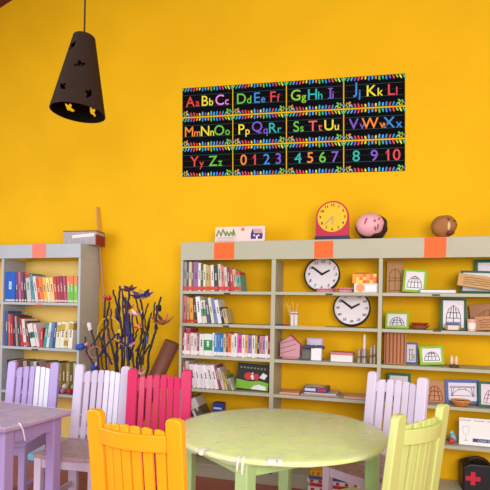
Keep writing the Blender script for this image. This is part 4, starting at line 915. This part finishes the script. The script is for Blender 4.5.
for a, b, top_, lab in ((356.8, 360.6, 350, 'short left metal tin beside the pen tin'), (361, 367, 334, 'tall metal tin holding a white tube'), (369.3, 372.4, 347, 'slim metal tin against the right divider'), (372.8, 376, 345, 'rightmost small metal tin by the divider')):
    x, wd = place(a, b, 3.47, 362)
    tall = top_ < 340; hh = P(a, 349 if tall else top_, 3.47).z-ZB[2]
    t = thing('metal_tin', lab, 'tin', (x, 3.47+wd/2, ZB[2]), group='metal tins on the third shelf')
    MB().lathe([(0, 0), (wd*.5, 0), (wd*.5, hh), (wd*.45, hh), (wd*.45, .005), (0, .005)], 28).build('can', M((168, 148, 138), .35, .2, 30, metal=.5), t)
    MB().lathe([(wd*.5, hh*.35), (wd*.51, hh*.35), (wd*.51, hh*.5), (wd*.5, hh*.5)], 28).build('band', M((110, 92, 88), .4), t)
    if tall:
        h2 = P(a, 334.5, 3.47).z-ZB[2]
        o = MB().lathe([(0, .006), (wd*.22, .006), (wd*.24, h2*.9), (wd*.14, h2), (0, h2)], 20).build('marker', M((222, 214, 216), .35), loc=(x, 3.47+wd/2, ZB[2])); tag(o, 'white marker standing in the tall metal tin', 'marker')
# fourth shelf middle bay
Y4 = 3.46
for k, (a, b, t0, t1, cc_, n_, nm) in enumerate(((301, 339, 397.2, 393.8, (170, 146, 152), 'greyish magazine at the bottom of the pile under the game box', 'magazine'), (304, 336, 393.8, 391, (206, 190, 186), 'pale magazine lying under the game box', 'magazine'))):
    p, q = P(a, 396, Y4), P(b, 396, Y4); th_ = 0.011
    o = MB().box(-(q.x-p.x)/2, (q.x-p.x)/2, 0, .2, 0, th_).build('magazine', [M(cc_, .5, .15, 30)], loc=((p.x+q.x)/2, Y4, ZB[3]+.0115*k), rot=(0, 0, .05-.09*k), bevel=.0012)
    tag(o, n_, 'magazine', 'magazines under the game box')
p, q = P(303, 390, Y4), P(327, 390, Y4); Wb = q.x-p.x
t = thing('game_box', 'navy game box with a cream picture and red side on the magazines', 'box', ((p.x+q.x)/2, Y4+.01, ZB[3]+.0232), (0, 0, -.05))
MB().box(-Wb/2, Wb/2, 0, .14, 0, .036).build('body', M((52, 64, 128), .4, .2, 20), t, .002)
MB().box(-Wb*.45, Wb*.35, .01, .13, .036, .0372).build('cover_picture', M((206, 190, 176), .4, .4, 30), t)
MB().box(Wb*.1, Wb*.46, -.001, .0005, .006, .03).build('red_side', M((196, 56, 52), .4), t)
MB().box(-Wb*.44, Wb*.02, -.001, .0005, .008, .028).build('white_title', M((214, 210, 222), .4), t)
for a, b, cc_, lab in ((272.5+7, 299, (226, 160, 130), 'flat pinkish papers at the left end of the fourth shelf'), (344, 367, (222, 164, 140), 'flat pinkish papers right of the game box')):
    p, q = P(a, 395, 3.46), P(b, 395, 3.46)
    o = MB().box(-(q.x-p.x)/2, (q.x-p.x)/2, 0, .17, 0, .012).build('paper_sheaf', M(cc_, .6, .1, 20), loc=((p.x+q.x)/2, 3.455, ZB[3]), rot=(0, 0, .02), bevel=.002); tag(o, lab, 'papers', 'paper sheaves')
# magazine pile on the floor before the bookcase
zz_ = 0.0
for a, b, th_, cc_, lab in ((306, 368, .018, (150, 140, 140), 'grey magazine lying on the floor at the foot of the magazine pile'), (309, 366, .040, (206, 200, 198), 'thick pale magazine second from the floor in the magazine pile'),
                            (308, 370, .038, (232, 226, 226), 'white magazine in the middle of the floor pile below the round table'), (310, 368, .022, (196, 60, 70), 'red magazine between white ones in the floor pile'),
                            (307, 366, .026, (226, 222, 226), 'white magazine just under the blue one in the floor pile'), (309, 362, .018, (70, 92, 150), 'blue magazine directly below the yellow one in the floor pile'),
                            (310, 346, .034, (240, 178, 36), 'yellow striped magazine on top of the floor pile')):
    p, q = P(a, 478, 3.23), P(b, 478, 3.23); W_ = q.x-p.x
    o = MB().box(-W_/2, W_/2, 0, .165, 0, th_).build('magazine', M(cc_, .45, .12, 20), loc=((p.x+q.x)/2, 3.23, zz_+.0005), rot=(0, 0, random.uniform(-.04, .04)), bevel=.0015)
    zz_ += th_+.0008
    tag(o, lab, 'magazine', 'magazines piled on the floor before the bookcase')
    if cc_[2] < 60 or th_ in (.038, .026):
        mb = MB()
        for k in range(6): mb.box(-W_*.45+W_*.15*k, -W_*.45+W_*.15*k+W_*.06, -.001, .0005, th_*.15, th_*.85)
        mb.build('spine_print', M((196, 110, 30) if cc_[2] < 60 else (206, 60, 60), .5), o, smooth=0)
# big cover-forward picture book on the fourth shelf, left bay
p, q = P(236, 390, 3.50), P(268.5, 390, 3.50); Wb = q.x-p.x; Hb = P(252, 365.2, 3.50).z-ZB[3]
t = thing('picture_book', 'black and green picture book standing cover forward on the fourth shelf', 'book', ((p.x+q.x)/2, 3.48, ZB[3]+.012), (0, 0, 0))
t.rotation_euler = (Matrix.Rotation(-.2, 3, 'X') @ Matrix.Rotation(.05, 3, 'Y')).to_euler()
MB().box(-Wb/2, Wb/2, 0, .02, 0, Hb).build('cover', M((30, 28, 30), .35, .2, 20), t, .0015)
MB().prism([(-Wb/2+.001, .001), (Wb/2-.001, .001), (Wb/2-.001, Hb*.30), (Wb*.2, Hb*.36), (-Wb*.1, Hb*.30), (-Wb/2+.001, Hb*.36)], -.0012, 0).build('green_ground', M((120, 176, 40), .4, .1, 20), t)
mb = MB(); T = Matrix.Translation((-Wb*.12, 0, Hb*.5)) ; mb.prism([(Wb*.15*math.cos(2*pi*k/20), Hb*.15*math.sin(2*pi*k/20)) for k in range(20)], -.0016, 0, T=T); T = Matrix.Translation((Wb*.1, 0, Hb*.5)); mb.prism([(Wb*.09*math.cos(2*pi*k/20), Hb*.13*math.sin(2*pi*k/20)) for k in range(20)], -.0016, 0, T=T); mb.build('red_shapes', M((196, 44, 44), .4), t)
mb = MB()
for x, z, s in ((-.02, .5, .05), (-.02, .62, .03), (.0, .42, .035)): mb.prism([(Wb*(x+s*math.cos(2*pi*k/12)), Hb*(z+s*1.2*math.sin(2*pi*k/12))) for k in range(12)], -.0022, 0)
mb.prism([(Wb*.2, Hb*.48), (Wb*.36, Hb*.42), (Wb*.44, Hb*.6), (Wb*.3, Hb*.68)], -.0016, 0); mb.prism([(-Wb*.02, Hb*.02), (Wb*.44, Hb*.02), (Wb*.42, Hb*.16), (Wb*.2, Hb*.22), (Wb*.05, Hb*.14)], -.0018, 0)
mb.build('white_shapes', M((226, 222, 222), .4), t, smooth=0)
mb = MB()
for k in range(8): mb.box(-Wb*.42+Wb*.105*k, -Wb*.42+Wb*.105*k+Wb*.06, -.0014, 0, Hb*.80, Hb*.86)
mb.build('title_marks', M((140, 122, 110), .5), t, smooth=0)
MB().box(-Wb/2+.001, Wb/2-.001, .003, .017, .002, Hb+.0005).build('pages', M((226, 220, 206), .7), t)
# blue box on the fifth shelf
p, q = P(213.2, 421, 3.47), P(225, 421, 3.47); p, q = P(212.4, 415, 3.50), P(222.6, 415, 3.50); Wb = q.x-p.x; Hb = P(217, 403, 3.50).z-ZB[4]
t = thing('blue_box', 'small blue cardboard box with pale print on the fifth shelf', 'box', ((p.x+q.x)/2, 3.50, ZB[4]))
MB().box(-Wb/2, Wb/2, 0, .07, 0, Hb).build('body', M((38, 60, 140), .4, .15), t, .002)
MB().box(-Wb*.4, Wb*.4, -.001, 0, Hb*.66, Hb*.76).build('title', M((190, 200, 226), .4), t)
MB().prism([(-Wb*.05, Hb*.2), (Wb*.3, Hb*.2), (Wb*.25, Hb*.42), (Wb*.08, Hb*.5)], -.001, 0).build('picture', M((222, 206, 190), .4), t)

# ------------------------------------------------------------------ corner between the cases
# thin pole behind the left case
A_, B_ = P(103.5, 300, 3.655), P(97, 207, 3.68)
dirp = (B_-A_); A0 = A_-dirp*((A_.z)/dirp.z)
A0.y = 3.60
o = MB().tube([A0, (A0+B_)/2+Vector((.008, 0, 0)), B_], [.014, .012, .009], 10).build('wooden_pole', M((206, 150, 104), .6, .15), smooth=60)
tag(o, 'thin wooden pole leaning on the wall beside the left bookcase', 'pole')
# rolled brown mat leaning on the long case
t0_, b0_ = P(172, 342, 3.54), P(143, 404, 3.51)
d0 = b0_-t0_; b1 = t0_+d0*((t0_.z-0.06)/(-d0.z)) if d0.z < 0 else b0_
roll_ax = (t0_-b1).normalized(); L = (t0_-b1).length
o = thing('rolled_mat', 'rolled brown leathery mat leaning against the long bookcase end', 'mat')
o.matrix_world = Matrix.Translation(b1) @ roll_ax.to_track_quat('Z', 'Y').to_matrix().to_4x4()
v = []; f = []; n = 90; prev = None
for k in range(n+1):
    a = 2*pi*3*k/n; r = .066-.034*(1-k/n); v += [(r*math.cos(a), r*math.sin(a), 0), (r*math.cos(a), r*math.sin(a), L)]
for k in range(n): f.append((2*k, 2*k+2, 2*k+3, 2*k+1))
m = MB().add(v, f).build('rolled_sheet', M((142, 88, 74), .4, .2, 10, .15), o, smooth=80)
sd = m.modifiers.new('s', 'SOLIDIFY'); sd.thickness = .006
MB().tube([(.068*math.cos(2*pi*k/24), .068*math.sin(2*pi*k/24), L*.55) for k in range(25)], .004, 6).build('tie_cord', M((70, 44, 38), .6), o)

# branch sculpture with yarn and felt flowers
sc = thing('branch_sculpture', 'bunch of dark yarn-wrapped branches with felt flowers between the bookcases', 'sculpture')
def Q(cx_, cy_, Y): return P(75+cx_/4.4545, 275+cy_/4.4545, Y)
Yb = 3.32
base = P(118, 300, 3.24); base = Vector((base.x, 3.24, 0.22))
dark = [M((44, 36, 48), .6, .3, 30), M((58, 44, 44), .6, .3, 30), M((48, 42, 82), .6, .4, 40)]
stems = [([(135, 100), (130, 170), (128, 250), (140, 430)], 2.4, 1), ([(155, 118), (140, 190), (150, 260), (175, 360), (185, 440)], 2.6, 0), ([(200, 48), (195, 130), (200, 220), (185, 330), (180, 440)], 3.2, 2),
         ([(170, 66), (190, 150), (210, 250), (205, 440)], 2.6, 0), ([(243, 70), (232, 150), (242, 260), (232, 350), (240, 430)], 3.6, 2), ([(222, 100), (230, 190), (248, 300), (232, 430)], 3.6, 2),
         ([(292, 108), (302, 180), (295, 280), (275, 380), (275, 450)], 2.8, 0), ([(272, 100), (282, 150), (300, 200), (312, 300), (300, 400)], 2.0, 1), ([(383, 98), (366, 160), (358, 250), (330, 340), (320, 440)], 2.8, 0),
         ([(340, 168), (315, 260), (290, 350), (280, 440)], 2.0, 1), ([(45, 275), (50, 340), (82, 400), (120, 450)], 2.2, 1), ([(72, 245), (95, 330), (108, 420), (125, 460)], 2.4, 0),
         ([(70, 320), (100, 280), (122, 240)], 1.4, 1), ([(325, 125), (310, 190), (318, 260), (270, 340)], 1.6, 1), ([(215, 310), (190, 260), (150, 300), (100, 370)], 1.8, 2), ([(335, 310), (300, 360), (270, 420)], 2.2, 0), ([(105, 260), (130, 330), (165, 400)], 2, 0), ([(160, 150), (165, 240), (190, 330), (190, 440)], 1.6, 2), ([(213, 90), (214, 180), (222, 300), (215, 430)], 2.0, 0), ([(252, 170), (262, 250), (255, 340), (262, 430)], 2.0, 2), ([(330, 200), (322, 290), (300, 360), (290, 440)], 1.6, 0), ([(150, 200), (122, 280), (118, 380), (130, 450)], 1.6, 1), ([(206, 60), (222, 120), (226, 220), (200, 330)], 1.4, 2), ([(355, 120), (352, 190), (368, 240)], 1.6, 0), ([(268, 160), (280, 230), (262, 300), (245, 380)], 1.6, 1), ([(420, 380), (360, 250)], .1, 0)]
for k, (pts, wpx, mi) in enumerate(stems[:-1]):
    rr = random.Random(k); Yk = Yb+rr.uniform(-.05, .05)
    ptw = [Q(a, b, Yk) for a, b in pts]
    if pts[-1][1] >= 430: 
        e = ptw[-1]; ptw += [e.lerp(base, .5)+Vector((0, 0, .0)), base+Vector((rr.uniform(-.05, .05), rr.uniform(-.04, .04), 0))]
    # refine with jitter
    fine = []
    for a, b in zip(ptw[:-1], ptw[1:]):
        for s in range(5): fine.append(a.lerp(b, s/5)+Vector((rr.uniform(-.005, .005), rr.uniform(-.004, .004), 0)))
    fine.append(ptw[-1]); n = len(fine)
    MB().tube(fine, [(.0034+.0027*wpx*(0.55+0.5*i/n)) for i in range(n)], 7).build('branch', dark[mi], sc, smooth=80)
mb = MB(); mb.lathe([(0, 0), (.10, 0), (.13, .24), (.12, .24), (.095, .02), (0, .02)], 28); mb.build('pot', M((120, 96, 70), .7), sc, loc=(base.x, base.y, 0))
def flower(cx_, cy_, R, cols_, n, up_=0.4, Y=3.31, name='felt_flower', wid=.28, rx=0.75):
    c = Q(cx_, cy_, Y); R = 1.45*R/4.4545*3.6/490
    mb = MB()
    for k in range(n):
        a = 2*pi*k/n+.3; d = Vector((math.cos(a), .6*math.sin(a), 0)); s = Vector((-math.sin(a), .6*math.cos(a), 0))
        tip = d*R+ZV*R*up_; mid = d*R*.55+ZV*R*up_*.25
        v = [(0, 0, -.004), mid-s*R*wid, tip, mid+s*R*wid, (0, 0, .002), mid-s*R*wid+ZV*.005, tip+ZV*.004, mid+s*R*wid+ZV*.005]
        mb.add(v, [(0, 1, 2, 3), (7, 6, 5, 4), (0, 4, 5, 1), (1, 5, 6, 2), (2, 6, 7, 3), (3, 7, 4, 0)], k % len(cols_))
    mb.ball((0, 0, .002), R*.22, R*.22, R*.2, 0, n=10)
    return mb.build(name, [M(c_, .8, .2, 40) for c_ in cols_], sc, loc=c, rot=(rx, 0, 0))
flower(242, 66, 30, [(74, 40, 66), (110, 60, 70)], 6, .25)
flower(300, 96, 42, [(58, 42, 104), (40, 38, 70), (200, 150, 40), (84, 60, 130)], 8, .3)
flower(392, 212, 42, [(150, 84, 60), (190, 110, 70), (110, 50, 50)], 7, .5, wid=.16)
flower(152, 112, 18, [(206, 40, 44), (180, 30, 60)], 6, .9)
flower(276, 178, 26, [(226, 170, 170), (206, 90, 90), (236, 220, 214)], 6, .6)
flower(288, 236, 24, [(226, 140, 60), (180, 80, 60)], 6, .5)
flower(196, 295, 22, [(222, 180, 60), (160, 90, 150)], 5, .6)
flower(240, 312, 30, [(206, 130, 150), (120, 70, 140), (226, 200, 200)], 6, .4)
flower(290, 440, 24, [(206, 170, 180), (176, 60, 90), (230, 222, 222)], 6, .6)
flower(240, 150, 24, [(150, 46, 60), (74, 50, 110)], 5, .7)
def wrap(cx_, cy_, w_, h_, col, rot=0, name='yarn_wrap', Y=3.33):
    c = Q(cx_, cy_, Y); k = 3.6/490/4.4545; r = w_*k/2; hh = h_*k
    return MB().lathe([(0, -hh/2), (r*.8, -hh/2), (r, -hh*.3), (r, hh*.3), (r*.75, hh/2), (0, hh/2)], 14).build(name, M(col, .7, .4, 50, .3), sc, loc=c, rot=(0, rot, 0))
wrap(372, 148, 26, 30, (34, 30, 40)); wrap(235, 240, 34, 70, (84, 64, 140)); wrap(200, 290, 20, 34, (66, 54, 120)); wrap(315, 288, 22, 40, (80, 120, 190)); wrap(237, 200, 20, 50, (60, 50, 120))
wrap(318, 300, 12, 18, (230, 224, 228)); wrap(128, 330, 16, 44, (70, 80, 160)); wrap(250, 285, 24, 50, (70, 56, 140)); wrap(186, 175, 16, 60, (58, 52, 92)); wrap(200, 250, 18, 20, (226, 190, 60))
wrap(66, 230, 22, 40, (236, 222, 224), -.3, 'paper_tag'); wrap(72, 232, 9, 40, (170, 40, 60), -.3, 'paper_tag'); wrap(24, 320, 30, 40, (36, 84, 190), 1.4, 'blue_spool'); wrap(4, 326, 16, 12, (196, 110, 70), 1.4, 'spool_end'); wrap(52, 308, 18, 20, (206, 130, 160), 1.0, 'yarn_wrap'); wrap(85, 412, 34, 26, (52, 70, 170), .4)
wrap(95, 400, 12, 30, (226, 170, 190), .3)
mb = MB(); mb.tube([Q(a, b, 3.32) for a, b in ((100, 268), (105, 230), (122, 200), (150, 186), (178, 196), (196, 215), (205, 260))], .005, 7); mb.build('yellow_wire', M((226, 176, 50), .5), sc, smooth=80)
mb = MB(); mb.tube([Q(90+28*math.cos(a), 345-26*math.sin(a), 3.31) for a in [2*pi*k/18 for k in range(19)]], .0045, 7); mb.build('pink_loop', M((190, 110, 120), .6), sc, smooth=80)
mb = MB(); mb.tube([Q(a, b, 3.33) for a, b in ((345, 270), (365, 285), (375, 310), (360, 325))], .002, 6); mb.build('green_thread', M((150, 176, 80), .5), sc, smooth=80)

q_ = P(29, 452, 3.30)
tag(MB().box(-.11, .11, 0, .07, 0, .05).build('plastic_tray', M((140, 204, 228), .4, .05), loc=(q_.x, 3.30, 0.001), bevel=.006), 'light blue plastic tray on the floor beyond the lilac table', 'tray')
# felt dolls beside the chair on the left case's lower shelf
for k, (px, py, cc_, lab) in enumerate(((60, 384, (70, 90, 170), 'blue felt ball on the lower left shelf'), (65, 381, (226, 214, 216), 'white felt ball on the lower left shelf'), (70, 386, (206, 40, 74), 'crimson felt flower ball on the lower left shelf'), (73.5, 378, (150, 170, 120), 'sage felt ball at the lower left shelf edge'), (63, 389, (220, 120, 130), 'pink felt ball on the lower left shelf'))):
    c = P(px, py, 3.44); r = .022
    z = ZL[2]+r*1.13 if py > 383 else ZL[2]+r*2.9
    o = MB().ball((0, 0, 0), r, r, r, n=18, fn=lambda d: 1+.12*math.sin(9*d.x+k)*math.sin(8*d.z)).build('felt_ball', M(cc_, .9, .3, 40, .4), loc=(c.x, 3.44, z), smooth=80)
    tag(o, lab, 'ornament', 'felt balls on the lower left shelf')

# a hair of clearance under everything that stands on a board
for o in list(bpy.context.scene.objects):
    if o.parent is None and o.get('category') in ('book', 'clock', 'picture', 'card', 'papers', 'box', 'bowl', 'cup', 'pen', 'ruler', 'tin', 'basket', 'candle', 'ornament', 'toy', 'bag', 'sculpture', 'magazine', 'sign', 'stick', 'marker', 'bow'):
        o.location.z += 0.0007 if o.name.split('.')[0] not in ('mosaic_box', 'game_box', 'branch_sculpture') else (0.0014 if 'box' in o.name else 0)
